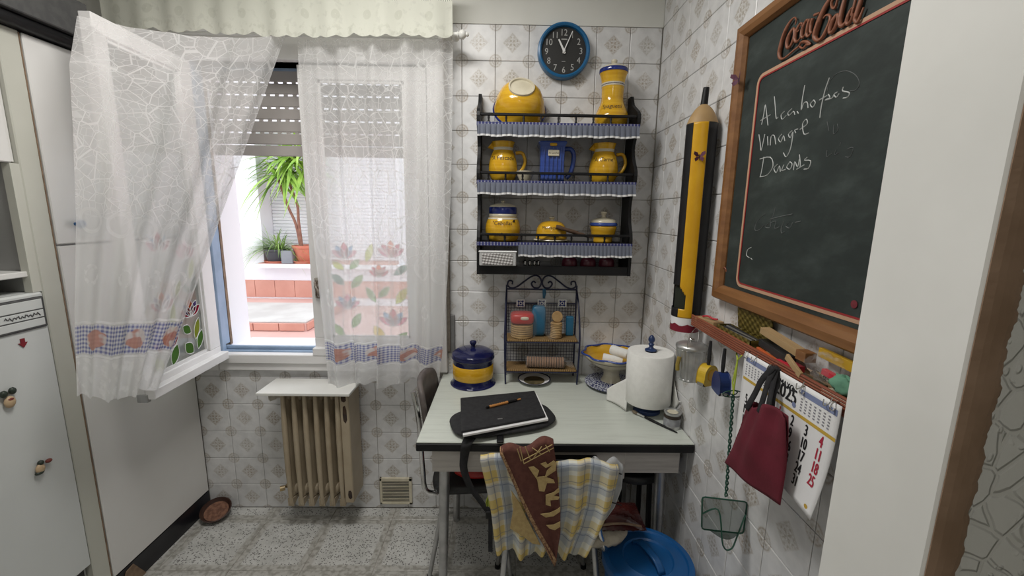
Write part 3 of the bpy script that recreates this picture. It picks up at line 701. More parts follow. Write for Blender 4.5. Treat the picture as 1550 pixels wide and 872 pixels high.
MB().tube([(xs[0]-.02, RM, k2.z), (xs[0]-.05, RM, k2.z), (xs[0]-.055, -.03, k2.z), (xs[0]-.055, .0, k2.z)], .010, 8).tube([k2+V((.02, .01, 0)), k2], .013, 10).build('valve', mottled('old_brass', (.45, .34, .16), (.35, .27, .16), 30, .4, .5), t, smooth=True)
r0, r1 = onz(388, 594, .742), onz(527, 598, .742)
tag(MB().bbox(r0.x, r1.x, (r0.y+r1.y)/2, -.0335, .7285, .742, .002).build('radiator_shelf', M_white), 'white board shelf lying on top of the radiator', 'shelf')
t = thing('air_vent', 'square slatted air vent set in the tiles near the floor', 'vent', (-1.11, -.01, 0))
vx0, vx1, vz0, vz1 = -1.195, -1.025, .028, .182
MB().bbox(vx0, vx1, -.012, .0, vz0, vz0+.012, .002).bbox(vx0, vx1, -.012, .0, vz1-.018, vz1, .002).bbox(vx0, vx0+.012, -.012, 0, vz0, vz1, .002).bbox(vx1-.016, vx1, -.012, 0, vz0, vz1, .002).build('grille_frame', M_cream, t)
MB().box(vx0+.01, vx1-.014, -.0025, -.001, vz0+.01, vz1-.016).build('dark_backing', M_dgrey, t)
for k in range(14):
    z = vz0+.015+k*.0088; MB().obox(((vx0+vx1)/2-.002, -.007, z), ((1,0,0), (0,1,-.6), (0,.6,1)), ((vx1-vx0)/2-.013, .004, .0012)).build('slat', M_cream, t)
bc = V((-2.015, -.075, 0))
t = thing('clay_bowl', 'dark brown clay saucer leaning by the cupboard plinth on the floor', 'bowl', bc)
mb = MB(); pf = [(.0, .004), (.035, .004), (.058, .02), (.066, .034), (.070, .033), (.062, .014), (.04, 0), (0, 0)]
ax = V((.12, -.36, 1)).normalized(); mb.lathe(bc+V((0, .0, .021)), pf, 28, ax); mb.build('bowl', mottled('dark_clay', (.035, .014, .010), (.055, .025, .016), 20, .5), t, smooth=True)
mb = MB().lathe(bc+V((0, 0, .021))+ax*.0185, [(.054, 0), (.03, .003), (0, .004)], 24, ax); mb.build('feed', mottled('reddish_feed', (.24, .12, .075), (.13, .06, .04), 60, .9), t, smooth=True)
# ------------------------------------------------------------------ plants on the courtyard ledge
M_leaf = mottled('yucca_leaf', (.38, .58, .10), (.24, .44, .07), 5, .5); M_leaf2 = mottled('spider_plant_leaf', (.34, .50, .14), (.20, .36, .08), 6, .5)
M_stem = mottled('woody_stem', (.34, .17, .12), (.24, .11, .08), 14, .8)
M_pot = mottled('terracotta_pot', (.60, .20, .13), (.52, .16, .10), 5, .6); M_darkpot = mat('dark_plastic_pot', (.05, .05, .06), .5); M_soil = mottled('soil', (.08, .06, .045), (.12, .09, .06), 30, .95)
def leafblade(mb, p, d, L, w, droop, n=6):
    p = V(p); d = V(d).normalized(); side = d.cross(V((0, 0, 1)))
    if side.length < .05: side = V((1, 0, 0))
    side.normalize(); vs = []
    for k in range(n+1):
        t_ = k/n; c = p + d*(L*t_) + V((0, 0, -droop*L*t_*t_)); ww = w*(.5+.9*t_ if t_ < .4 else (1-t_)/.6*.9+.02)
        vs += [c-side*ww*.5, c+V((0, 0, -ww*.12)), c+side*ww*.5]
    fs = []
    for k in range(n):
        a = k*3; fs += [(a, a+1, a+4, a+3), (a+1, a+2, a+5, a+4)]
    mb.add(vs, fs)
LZ = .7715; YP = Y4-.005
pp = ony(460, 380, YP); pc = V((pp.x+.02, YP, LZ))
t = thing('potted_yucca', 'tall yucca with bare stems in a terracotta pot on the courtyard ledge', 'plant', pc)
MB().lathe(pc, [(0, .02), (.12, .02), (.125, .05), (.165, .22), (.178, .225), (.182, .265), (.168, .268), (.158, .235), (0, .235)], 28).build('pot', M_pot, t, smooth=True)
MB().lathe(pc, [(0, 0), (.17, 0), (.20, .035), (.19, .037), (.165, .012), (0, .012)], 28).build('saucer', M_pot, t, smooth=True)
MB().lathe(pc+V((0, 0, .236)), [(.157, 0), (.08, .012), (0, .015)], 20).build('soil', M_soil, t, smooth=True)
crowns = []
for pts in (((455, 372), (448, 340), (437, 315), (426, 285), (421, 270)), ((457, 372), (452, 335), (450, 310), (440, 283), (432, 262)), ((476, 372), (470, 330), (464, 300), (462, 275), (460, 255))):
    P3 = [ony(*q, YP+.0) for q in pts]; P3[0].z = LZ+.235; P3 = spline(P3, 5); MB().tube(P3, [lerp(.023, .016, k/len(P3)) for k in range(len(P3))], 8).build('stem', M_stem, t, smooth=True); crowns.append(P3[-1])
random.seed(3)
for c in crowns + [crowns[0]+V((.05, .1, .28)), crowns[1]+V((.12, 0, .22)), crowns[2]+V((0, -.05, .2))]:
    for k in range(26):
        a = random.uniform(0, 2*pi); e = random.uniform(-.5, .9); mb = MB()
        leafblade(mb, c+V((0, 0, random.uniform(-.05, .08))), (cos(a)*cos(e), -abs(sin(a)*cos(e)*.6)+.15, sin(e)), random.uniform(.38, .66), random.uniform(.055, .085), random.uniform(.3, .8)); mb.build('leaf', M_leaf, t, smooth=80)
pp = ony(421, 388, YP); pc = V((pp.x, YP, LZ))
t = thing('potted_spider_plant', 'spider plant with arching narrow leaves in a dark pot on the courtyard ledge', 'plant', pc)
MB().lathe(pc, [(0, .02), (.14, .02), (.17, .17), (.185, .175), (.187, .205), (.17, .205), (.16, .18), (0, .18)], 24).build('pot', M_darkpot, t, smooth=True)
MB().lathe(pc, [(0, 0), (.17, 0), (.20, .03), (.19, .032), (.165, .01), (0, .01)], 24).build('saucer', M_pot, t, smooth=True)
for k in range(150):
    a = random.choice((0, pi, -pi/2))+random.gauss(0, .7); e = random.uniform(.1, 1.3); mb = MB(); leafblade(mb, pc+V((random.uniform(-.08, .08), random.uniform(-.05, .05), .18)), (cos(a)*cos(e), -abs(sin(a)*cos(e)*.6)+.1, sin(e)), random.uniform(.40, .75), random.uniform(.012, .022), random.uniform(.35, .95), 6); mb.build('leaf', M_leaf2, t, smooth=80)
pa, pb = ony(434, 378, YP), ony(452, 396, YP)
tag(MB().bbox(pa.x, pb.x, YP-.19, YP-.05, LZ, pa.z, .01).build('planter_box', mottled('pale_grey_plastic', (.26, .27, .30), (.22, .23, .26), 4, .5)), 'small pale grey box between the two ledge plants', 'planter')

# ------------------------------------------------------------------ table
TZ = .765
t = thing('kitchen_table', 'pale green formica kitchen table with black edge and grey drawer front', 'table', (-.355, -.33, 0))
TX0, TX1, TY0, TY1 = -.853, XR-.003, -.662, -.004
MB().bbox(TX0+.002, TX1, TY0+.003, TY1, TZ-.006, TZ, .002).build('table_top', M_form, t)
MB().bbox(TX0, TX1, TY0, TY1, TZ-.036, TZ-.0062, .003).build('black_edge', M_black, t)
ap0, ap1 = -.805, .113
MB().box(ap0, ap1, -.61, -.595, .618, TZ-.037).box(ap0, ap0+.015, -.595, -.05, .618, TZ-.037).box(ap1-.015, ap1, -.595, -.05, .618, TZ-.037).box(ap0, ap1, -.065, -.05, .618, TZ-.037).build('apron', M_apron, t)
q0 = ony(893, 700, -.62); q1 = ony(945, 720, -.62)
dw = MB().bbox(-.60, q1.x, -.624, -.611, .600, TZ-.045, .003).build('drawer_front', M_apron, t)
MB().bbox(-.56, -.20, -.66, -.625, .69, .70, .003).build('drawer_pull', M_black, dw)
MB().box(-.6, q1.x, -.6, -.2, .60, .617).build('drawer_box', M_toe, t)
for x, y in ((-.765, -.57), (.06, -.57), (-.765, -.09), (.06, -.09)):
    sx = -1 if x < -.3 else 1
    MB().tube([(x, y, .619), (x+sx*.016, y, .02)], [.021, .016], 14).tube([(x+sx*.016, y, .02), (x+sx*.0165, y, .001)], [.018, .017], 12).build('leg', M_steel, t, smooth=True)

# ------------------------------------------------------------------ chairs
M_vinyl = mottled('taupe_vinyl', (.13, .11, .10), (.10, .085, .08), 30, .55)
M_blackvinyl = mottled('black_vinyl', (.015, .015, .016), (.022, .022, .022), 30, .5)
def chair(label, c, dirv, backm, seat_z=.455, back_top=.86, hb=.185, dep=.37):
    """c: centre of seat on floor, dirv: direction the sitter faces"""
    f = V((dirv[0], dirv[1], 0)).normalized(); s = V((-f.y, f.x, 0)); c = V((c[0], c[1], 0)); Pp = lambda a, b, z: c + f*a + s*b + V((0, 0, z))
    t = thing('kitchen_chair', label, 'chair', c)
    mb = MB()
    def cush(u, v):
        a, b = 2*u-1, 2*v-1; r = max(abs(a), abs(b)); k = (abs(a)**6+abs(b)**6)**(1/6) if r > 0 else 1
        k = r/k if k else 1; return Pp(a*k*dep/2, b*k*(.185-.012*a), seat_z-.012*r**4)
    mb.grid(cush, 14, 14); mb.build('seat', M_blackvinyl, t, smooth=60, thick=.028)
    mb = MB()
    def bk(u, v):
        b = 2*u-1; z = 2*v-1; r = (abs(b)**4+abs(z)**4)**.25; k = max(abs(b), abs(z))/r if r else 1
        bb, zz = b*k, z*k; return Pp(-dep/2-.035-.03*(zz*.5+.5)+.03*bb*bb, bb*(hb-.01), back_top-.13+zz*.125)
    mb.grid(bk, 14, 10); mb.build('backrest', backm, t, smooth=60, thick=.022)
    for sg in (-1, 1):
        MB().tube(spline([Pp(-dep/2+.03, sg*.172, seat_z-.03), Pp(-dep/2-.02, sg*.18, seat_z-.01), Pp(-dep/2-.035, sg*hb, seat_z+.08), Pp(-dep/2-.045, sg*(hb+.002), back_top-.15), Pp(-dep/2-.068, sg*(hb-.01), back_top-.02)], 5), .0105, 10).build('back_upright', M_chrome, t, smooth=True)
        for fr, dx in ((dep/2-.05, .05), (-dep/2+.06, -.07)):
            MB().tube([Pp(fr, sg*.155, seat_z-.025), Pp(fr+dx, sg*.192, .016)], [.0115, .0095], 10).build('leg', M_steel, t, smooth=True)
            MB().tube([Pp(fr+dx, sg*.192, .022), Pp(fr+dx*1.03, sg*.193, .001)], [.0125, .013], 10).build('rubber_foot', M_black, t, smooth=True)
    MB().tube([Pp(dep/2-.05, -.155, seat_z-.026), Pp(dep/2-.05, .155, seat_z-.026), Pp(-dep/2+.06, .155, seat_z-.026), Pp(-dep/2+.06, -.155, seat_z-.026)], .010, 8, True).build('seat_rail', M_steel, t, smooth=True)
    return t
chair('chrome framed chair with taupe backrest tucked in at the table left end', (-.675, -.262), (1, 0), M_vinyl, hb=.16, back_top=.865, dep=.34, seat_z=.432)
chair('chrome framed chair under draped towels pushed against the table front', (-.37, -.575), (0, 1), M_blackvinyl, back_top=.775, hb=.15)
st_ = thing('stool', 'dark stool tucked under the table beside the wall', 'stool', (.0, -.41, 0))
MB().lathe((.0, -.41, 0), [(0, .51), (.115, .51), (.125, .515), (.127, .535), (.118, .545), (0, .548)], 32).build('seat', M_blackvinyl, st_, smooth=50)
for k in range(4):
    an = pi/4+k*pi/2; MB().tube([(.085*cos(an), -.41+.085*sin(an), .512), (.105*cos(an), -.41+.105*sin(an), .001)], .011, 10).build('leg', M_black, st_, smooth=True)
# red bag on the left chair, seat cushion and parcel on the front chair
M_redpl = mottled('red_plastic', (.45, .02, .015), (.36, .012, .01), 12, .3)
mb = MB().grid(lambda u, v: V((-.655+.10*sin(pi*v)*cos(2*pi*u), -.40+.04*sin(pi*v)*sin(2*pi*u), .488-.036*cos(pi*v)*(1+.1*sin(6*u)))), 18, 10); tag(mb.build('red_packet', M_redpl, smooth=80), 'red plastic packet on the seat of the taupe chair', 'packet')
M_fleece = mottled('cream_fleece', (.50, .46, .38), (.40, .36, .29), 40, .95, bstr=.8)
def flee(u, v):
    a, b = 2*u-1, 2*v-1; r = max(abs(a), abs(b)); k = (abs(a)**5+abs(b)**5)**.2 if r else 1; k = r/k if k else 1
    return V((-.335+a*k*.232, -.60+b*k*.20, .4995-.03*r**5+.003*sin(a*31)*sin(b*27)))
tag(MB().grid(flee, 24, 24).build('seat_pad', M_fleece, smooth=80, thick=.03), 'cream fleece pad on the seat under the draped towels', 'cushion')
pk = V((-.10, -.72, .53))
t = thing('snack_packet', 'dark red shiny food packet lying on the fleece seat pad', 'packet', (pk.x-.05, -.71, .52))
def pak(u, v):
    a, b = 2*u-1, 2*v-1; h = (1-abs(a)**3)*(1-abs(b)**3); return V((pk.x-.06+a*.105, -.715+b*.07, .519+.030*h+.003*sin(a*20)*sin(b*17)))
MB().grid(pak, 22, 16).grid(lambda u, v: V((pak(u, v).x, pak(u, v).y, .519)), 4, 4).build('packet_film', mottled('dark_red_film', (.055, .012, .010), (.035, .008, .008), 14, .15), t, smooth=80)
MB().tube([V((pk.x-.155+k*.02, -.785, .526+.02*sin(k*.3))) for k in range(10)], .004, 6).build('seal_edge', M_brownwood, t)
# ------------------------------------------------------------------ towels over the front chair
def _plaid(t, b):
    u, v, _ = xyz(t, coords(t, 'UV')); f = lambda c, k, o, w: ((c*k+o).frac()).lt(w)
    P_ = 9.0
    c = mix(t, f(u, P_, .0, .42), (.62, .61, .53), (.58, .43, .14)); c2 = mix(t, f(v, P_, .1, .42), (.62, .63, .58), (.58, .46, .17))
    c = mix(t, .5, c, c2)
    bl = f(u, P_, .55, .30); bl2 = f(v, P_, .6, .30); c = mix(t, bl*.55, c, (.26, .31, .40)); c = mix(t, bl2*.5, c, (.28, .33, .42))
    ln = f(u, P_, .78, .035)._m('MAXIMUM', f(v, P_, .83, .035)).max(f(u, P_, .50, .03)).max(f(v, P_, .55, .03)); c = mix(t, ln*.6, c, (.13, .15, .22))
    setc(t, b, c); bump(t, b, noise(t, 300, 2, kind='UV'), .2, .001)
M_plaid = mat('plaid_cotton', (.6, .6, .5), .9, nodes=_plaid)
M_grey_cl = mottled('grey_cotton', (.42, .43, .44), (.36, .37, .38), 30, .95)
def towel(Lp, Rp, y0, ripple, seed, topback=.0, nfold=5):
    a_ = [ony(*q, y0) for q in Lp]; b_ = [ony(*q, y0) for q in Rp]
    def fn(u, v):
        vv = max(0, (v-.12)/.88); p = poly_at(a_, vv).lerp(poly_at(b_, vv), u)
        if v < .12:                      # wraps back over the top of the backrest
            k = 1-v/.12; an = k*pi*.5; p.y += .045*(1-cos(an))*1.0+.02*k; p.z += .010*sin(an*2)-.10*max(0, k-.5)*1.3
        r = ripple*(.3+.7*vv); p.y += -r*sin(u*2*pi*nfold+seed)-.5*r*sin(u*2*pi*nfold*1.9+seed*2)
        p.z += .012*sin(u*2*pi*2.1+seed)*(vv**6); p.z += .012*sin(u*pi*3+seed)*(1-vv)
        return p
    return fn
f1 = towel(((727, 700), (736, 735), (744, 775), (748, 810), (752, 838)), ((938, 712), (932, 740), (925, 770), (913, 800), (893, 838)), -.850, .015, .5, nfold=4.5)
tag(MB().grid(f1, 90, 60, lambda u, v: (u*.48, v*.46)).build('plaid_towel', M_plaid, smooth=80, thick=.002, base=(-.37, -.83, .45)), 'yellow and blue plaid tea towel draped over the chair back', 'towel')
f0 = towel(((900, 702), (905, 740), (908, 775), (905, 800)), ((944, 704), (941, 735), (930, 765), (905, 802)), -.815, .004, 1.5, nfold=2)
t = thing('grey_cloth', 'light grey cloth hanging behind the plaid towel on the chair back', 'cloth', (-.17, -.8, .6)); MB().grid(f0, 20, 24).build('cloth', M_grey_cl, t, smooth=80, thick=.002)
for yy in (718, 765):
    a, b = ony(921, yy-6, -.821), ony(941, yy, -.821); MB().tube([a, b], .002, 5).build('dark_stripe', M_matblack, t)
a = ony(924, 741, -.822); MB().bbox(a.x-.006, a.x+.006, -.824, -.8205, a.z-.008, a.z+.008, .001).build('dark_patch', M_matblack, t)
M_browncl = mottled('brown_terry', (.125, .045, .032), (.10, .034, .025), 80, .95, bstr=.5); M_beige = mottled('beige_terry', (.50, .37, .17), (.42, .30, .13), 70, .95, bstr=.5)
bt = thing('brown_towel', 'brown towel with beige woven motifs lying over the plaid towel', 'towel', (-.38, -.86, .45))
BL = ((757, 688), (768, 712), (778, 735), (790, 762), (806, 795), (838, 853)); BR = ((838, 673), (842, 700), (845, 735), (848, 770), (848, 805), (841, 850))
fb = towel(BL, BR, -.878, .004, .2, nfold=1.2); MB().grid(fb, 40, 60).build('cloth', M_browncl, bt, smooth=80, thick=.003)
fe = towel(BL, [(x+5, y-1) for x, y in BL], -.883, .0, .2, nfold=1); MB().grid(fe, 3, 50).build('stitched_edge', mottled('stitched_hem', (.42, .27, .14), (.16, .07, .04), 180, .95), bt, smooth=80, thick=.003)
flp = [ony(*q, -.8715) for q in ((774, 742), (786, 760), (798, 785), (810, 808), (818, 824), (806, 822), (793, 812), (780, 804), (772, 799), (777, 770))]
MB().prism(flp, (0, -.003, 0)).build('turned_back_corner', M_beige, bt)
def motif(pts, y=-.8845): return MB().prism([ony(*q, y) for q in pts], (0, -.0015, 0)).build('woven_motif', M_beige, bt)
motif(((800, 707), (808, 706), (816, 712), (813, 722), (824, 721), (838, 726), (840, 731), (828, 731), (824, 744), (816, 743), (813, 726), (806, 716)))
motif(((818, 702), (826, 699), (829, 703), (838, 697), (842, 700), (841, 712), (832, 718), (824, 724), (828, 712), (836, 704), (826, 708)))
motif(((826, 749), (838, 745), (846, 738), (847, 744), (838, 750), (847, 752), (845, 756), (833, 757), (834, 766), (826, 764)))
motif(((818, 778), (832, 776), (843, 771), (848, 767), (848, 774), (838, 781), (826, 783)))
motif(((827, 795), (838, 794), (848, 789), (848, 797), (840, 802), (832, 800)))
for q in (((787, 677), (793, 702)), ((793, 702), (838, 678)), ((783, 680), (789, 698)), ((795, 676), (803, 696)), ((806, 678), (820, 688)), ((820, 676), (808, 693)), ((826, 674), (832, 684)), ((791, 697), (836, 673))):
    MB().tube([ony(*k, -.884) for k in q], .0016, 5).build('woven_line', M_beige, bt)
a, b = ony(738, 738, -.80), ony(749, 758, -.80); tag(MB().grid(lambda u, v: V((lerp(a.x, b.x, u)+.004*sin(v*6), -.822+.004*sin(u*9), lerp(a.z+.01, b.z-.005, v))), 6, 8).build('green_cloth', mat('olive_green_cloth', (.28, .32, .04), .9), thick=.003), 'strip of olive green cloth showing beside the plaid towel', 'cloth')
# ------------------------------------------------------------------ blue bin
bc = V((-.045, -.785, 0)); M_bin = mottled('blue_plastic', (.010, .10, .30), (.008, .085, .26), 5, .35)
t = thing('pedal_bin', 'blue plastic bin with a round lid and raised handle beside the wall', 'bin', bc)
MB().lathe(bc, [(0, 0), (.115, 0), (.12, .01), (.142, .37), (.140, .375), (.140, .385), (0, .385)], 48).build('bucket', M_bin, t, smooth=True)
ld = MB().lathe(bc, [(.0, .386), (.150, .386), (.153, .39), (.153, .405), (.149, .413), (.132, .416), (.128, .410), (.10, .414), (.085, .420), (.080, .414), (.05, .416), (0, .417)], 56).build('lid', M_bin, t, smooth=True)
hd = V((.35, -1, 0)).normalized(); sd = V((-hd.y, hd.x, 0))
mb = MB()
def hnd(u, v):
    a = (2*u-1); z = .414+.030*max(0, 1-a**4); return bc + hd*(a*.072) + sd*((v-.5)*.024) + V((0, 0, z))
mb.grid(hnd, 20, 4); mb.build('handle', M_bin, ld, smooth=80, thick=.010)
# ------------------------------------------------------------------ clock
cc = ony(853.5, 77, -.03); ck = thing('wall_clock', 'round wall clock with blue rim and black face above the rack', 'clock', (cc.x, -.03, cc.z-.115))
cc = V((cc.x, 0, cc.z)); RC = .116; Y = (0, -1, 0)
M_rim = mat('blue_clock_rim', (.012, .115, .27), .3); M_face = mat('black_clock_face', (.02, .02, .02), .45); M_hand = mat('white_hand', (.75, .75, .75), .4); M_num = mat('grey_numeral', (.42, .42, .41), .5)
MB().lathe(cc, [(RC-.006, .001), (RC-.001, .004), (RC, .03), (RC-.003, .042), (RC-.010, .045), (RC-.016, .040), (RC-.018, .028)], 64, Y).build('rim', M_rim, ck, smooth=True)
MB().lathe(cc, [(0, .026), (RC-.016, .026)], 64, Y).build('face', M_face, ck)
mb = MB()
for h in range(1, 13):
    a = radians(90-30*h+1.5); mb = MB(); text(mb, str(h), .037, (cc.x+.076*cos(a), -.0275, cc.z+.076*sin(a)-.013), (1, 0, 0), (0, 0, 1), sx=.9); mb.build('numeral', M_num, ck)
mb = MB(); mb.box(cc.x-.012, cc.x+.014, -.0275, -.027, cc.z+.046, cc.z+.050).box(cc.x-.008, cc.x+.008, -.0275, -.027, cc.z-.043, cc.z-.041); mb.build('dial_print', M_num, ck)
def hand(ang, L, w, nm, y):
    d = V((cos(ang), 0, sin(ang))); s_ = V((-d.z, 0, d.x)); c = cc+V((0, y, 0)); MB().prism([c-d*.012-s_*w, c-d*.012+s_*w, c+d*L+s_*w*.7, c+d*L-s_*w*.7], (0, -.0015, 0)).build(nm, M_hand, ck)
hand(radians(90-330.5+360-2), .052, .0045, 'hour_hand', -.031); hand(radians(90-24), .086, .0022, 'minute_hand', -.034)
MB().lathe(cc, [(0, .037), (.006, .037), (.006, .027)], 16, Y).build('hub', M_hand, ck, smooth=True)

# ------------------------------------------------------------------ black wall rack
K = thing('wall_rack', 'black painted wooden wall rack with ruffle trimmed shelves', 'wall rack', (-.33, -.08, 1.295))
RX0, RX1, RD = -.672, .018, -.165
def side(x0, x1):
    pr_ = [(-.0015, 1.295), (RD, 1.295), (RD, 1.46), (RD+.035, 1.53), (RD+.05, 1.60), (RD+.03, 1.66), (RD-.004, 1.70), (RD-.010, 1.75), (RD+.03, 1.80), (RD+.052, 1.85), (RD+.03, 1.895), (RD-.004, 1.935), (RD-.006, 1.985), (RD+.05, 2.02), (RD+.095, 2.045), (RD+.12, 2.085), (-.0015, 2.085)]
    return MB().prism([(x0, a, b) for a, b in spline_yz(pr_)], (x1-x0, 0, 0))
def spline_yz(p): return [p[0]] + [(q.x, q.y) for q in spline([(a, b, 0) for a, b in p[1:-1]], 3)] + [p[-1]]
side(RX0, RX0+.014).build('side_panel', M_black, K); side(RX1-.014, RX1).build('side_panel', M_black, K)
SH = (1.930, 1.692, 1.428, 1.300)
for i, z in enumerate(SH):
    MB().bbox(RX0+.0142, RX1-.0142, RD+.008, -.002, z, z+.012, .002).build('shelf_board', M_black, K)
MB().bbox(RX0+.0142, RX1-.0142, RD-.0, RD+.012, 1.296, 1.336, .002).build('front_board', M_black, K)
for z in SH[:3]:
    rl = MB().bbox(RX0+.0142, RX1-.0142, RD-.002, RD+.011, z+.040, z+.051, .002).build('gallery_rail', M_black, K)
    for k in range(9):
        x = lerp(RX0+.05, RX1-.05, k/8); MB().lathe((x, RD+.005, z+.0122), [(.004, 0), (.0055, .006), (.0035, .012), (.005, .02), (.004, .0275)], 8).build('spindle', M_black, rl, smooth=True)
M_ruff = sheer('grey_blue_ruffle', (.22, .24, .30), .93, transl=.3); M_ruffhem = mat('white_ruffle_hem', (.62, .62, .62), .9)
def _tr(t, b):
    x, y, z = xyz(t, coords(t)); setc(t, b, mix(t, ((x*70.).frac()-.5).abs().lt(.16)*((z*160.).frac()).gt(.3), (.035, .04, .15), (.35, .36, .42)))
M_trim = mat('navy_ribbon', (.05, .05, .18), .8, nodes=_tr)
for z in SH[:3]:
    z1 = z+.007; xa, xb = (RX0+.004 if z > 1.5 else -.488), RX1-.006
    def rf(u, v, z0=z1-.055, z1=z1-.004, xa=xa):
        x = lerp(xa, xb, u); ph = (u*30) % 1; f = abs(ph-.5)*2; return (x+.006*(sin(u*2*pi*30))*.6, RD-.012-(.005+.011*(1-v))*(f**.5), lerp(z0, z1, v)+.002*sin(u*40)*(1-v))
    ru = MB().grid(rf, 240, 3).build('ruffle', M_ruff, K)
    MB().grid(lambda u, v: V(rf(u, v*.16))+V((0, -.0012, 0)), 240, 1).build('ruffle_hem', M_ruffhem, ru)
    MB().bbox(RX0+.0, RX1-.002, RD-.010, RD-.003, z1-.010, z1+.006, .001).build('ribbon', M_trim, ru)
# pots on the rack
def pot(nm, label, cat, c, prof, m_, bands=(), txt=None, group=None, tz=0, ts=.02, n=40, tang=None):
    c = V(c); t = thing(nm, label, cat, c, group); pf = smooth_prof(prof, 4)
    b = MB().lathe(c, pf, n).build('body', m_, t, smooth=60)
    for z0, z1, mm, nm2 in bands:
        f = prof_r(pf, 0); k = 5; MB().lathe(c, [(f(lerp(z0, z1, i/k))+.0009, lerp(z0, z1, i/k)) for i in range(k+1)], n).build(nm2, mm, t, smooth=60)
    if txt:
        f = prof_r(pf, c.z); mb = MB(); an = atan2(CAM.y-c.y, CAM.x-c.x) if tang is None else tang; wrap_text(mb, txt, ts, c, f, c.z+tz, an); mb.build('lettering', M_ink, b)
    return t, c
z1, z2, z3, z4 = [q+.0125 for q in SH]
YR = -.082
# big bowl leaning upside down
bcn = V((-.488, -.062, z1+.098)); ax = V((0.04, -.78, .62)).normalized()
t = thing('mixing_bowl', 'large yellow mixing bowl leaning upside down on the rack top', 'bowl', (bcn.x, bcn.y, z1))
MB().lathe(bcn, [(.108, -.032), (.116, -.030), (.113, -.02), (.104, .02), (.088, .055), (.062, .080), (.056, .082)], 48, ax).build('body', M_yel, t, smooth=60)
MB().lathe(bcn, [(.118, -.036), (.121, -.031), (.117, -.024), (.112, -.027), (.108, -.034), (.118, -.036)], 48, ax).build('rim', M_cobalt, t, smooth=60)
MB().lathe(bcn, [(.056, .080), (.056, .090), (.050, .090), (.048, .083), (0, .083)], 40, ax).build('foot_ring', M_cream, t, smooth=60)
MB().lathe(bcn, [(.104, -.03), (.098, .02), (.082, .05), (.058, .074), (0, .078)], 40, ax).build('inside', M_cream, t, smooth=60)
pt = ony(848, 186, -.10); tag(MB().bbox(pt.x-.012, pt.x+.016, -.075, -.06, z1, z1+.022, .003).build('small_box', M_paper), 'tiny white box standing on the rack top behind the rail', 'box')
# spaghetti jar
sp = V((-.086, YR, z1))
t, c = pot('pasta_jar', 'tall yellow lidded pasta jar standing on the rack top', 'jar', sp, [(0, 0), (.052, 0), (.070, .022), (.073, .045), (.062, .075), (.049, .105), (.047, .14), (.050, .19), (.058, .222), (.055, .224), (0, .222)], M_yel, [(.168, .182, M_cream, 'cream_band'), (.173, .177, M_cobalt, 'blue_line')], 'Spaguetti', None, .072, .024)
MB().lathe(c, smooth_prof([(.060, .2245), (.062, .228), (.061, .240), (.058, .2405)], 3), 36).build('blue_rim', M_cobalt, t, smooth=60)
MB().lathe(c, smooth_prof([(.057, .241), (.045, .252), (.018, .259), (.010, .262), (.013, .272), (.012, .279), (0, .283)], 4), 36).build('lid', M_cream, t, smooth=60)
# two pitchers
def pitcher(label, x, txt, hx, sx):
    c = V((x, YR, z2)); t, c = pot('pitcher', label, 'pitcher', c, [(0, 0), (.042, 0), (.060, .03), (.064, .06), (.058, .10), (.045, .132), (.043, .14), (.050, .168), (.052, .17), (.046, .168), (.038, .14), (0, .135)], M_yel, [(.134, .146, M_cream, 'cream_band'), (.1385, .1415, M_cobalt, 'blue_line')], txt, 'yellow pitchers on the rack', .090, .025)
    h = spline([c+V((hx*.055, 0, .125)), c+V((hx*.085, 0, .125)), c+V((hx*.098, 0, .09)), c+V((hx*.085, 0, .055)), c+V((hx*.058, 0, .035))], 6); MB().tube(h, .0075, 10).build('handle', M_yel, t, smooth=True)
    MB().lathe(c+V((sx*.048, -.004, .150)), [(.004, -.018), (.013, .0), (.018, .012), (.016, .013), (0, .0)], 14, (sx*.8, -.1, .7)).build('spout', M_yel, t, smooth=60)
pitcher('yellow pitcher lettered for fish with its spout turned to the window', -.560, '"A Pescado"', 1, -1)
pitcher('yellow pitcher lettered for meat with its handle by the rack side', -.110, '"A Carne"', 1, -1)
# blue square jug
t = thing('blue_jug', 'tall square blue jug with a cream name tag on the rack', 'jug', (-.335, YR, z2))
jx, jy = -.345, YR
vs = []; 
def sq(h, z): return [(jx-h, jy-h, z2+z), (jx+h, jy-h, z2+z), (jx+h, jy+h, z2+z), (jx-h, jy+h, z2+z)]
mb = MB(); rows_ = [(.052, 0), (.054, .01), (.052, .08), (.054, .15), (.062, .165), (.062, .172)]; pts = sum([sq(*r_) for r_ in rows_], [])
mb.add(pts, [(k*4+i, k*4+(i+1) % 4, k*4+4+(i+1) % 4, k*4+4+i) for k in range(len(rows_)-1) for i in range(4)]+[(3, 2, 1, 0), (20, 21, 22, 23)]); jb = mb.build('body', M_bluejug, t, bevel=.006)
for k in range(5): MB().tube([(jx-.036+k*.018, jy-.0535, z2+.012), (jx-.036+k*.018, jy-.0545, z2+.145)], .004, 6).build('rib', M_bluejug, jb, smooth=True)
MB().tube(spline([(jx+.05, jy, z2+.145), (jx+.085, jy, z2+.145), (jx+.10, jy, z2+.115), (jx+.09, jy, z2+.05), (jx+.068, jy, z2+.02)], 6), .0105, 10).build('handle', M_bluejug, t, smooth=True)
nt = MB().bbox(jx-.020, jx+.028, jy-.063, jy-.0585, z2+.108, z2+.134, .002).build('name_tag', M_cream, t)
MB().bbox(jx-.014, jx+.018, jy-.064, jy-.058, z2+.150, z2+.162, .004).build('gold_clasp', M_yel, t)
mb = MB(); text(mb, 'A Leche', .013, (jx+.004, jy-.0634, z2+.117), (1, 0, 0), (0, 0, 1)); mb.build('tag_lettering', M_ink, nt)
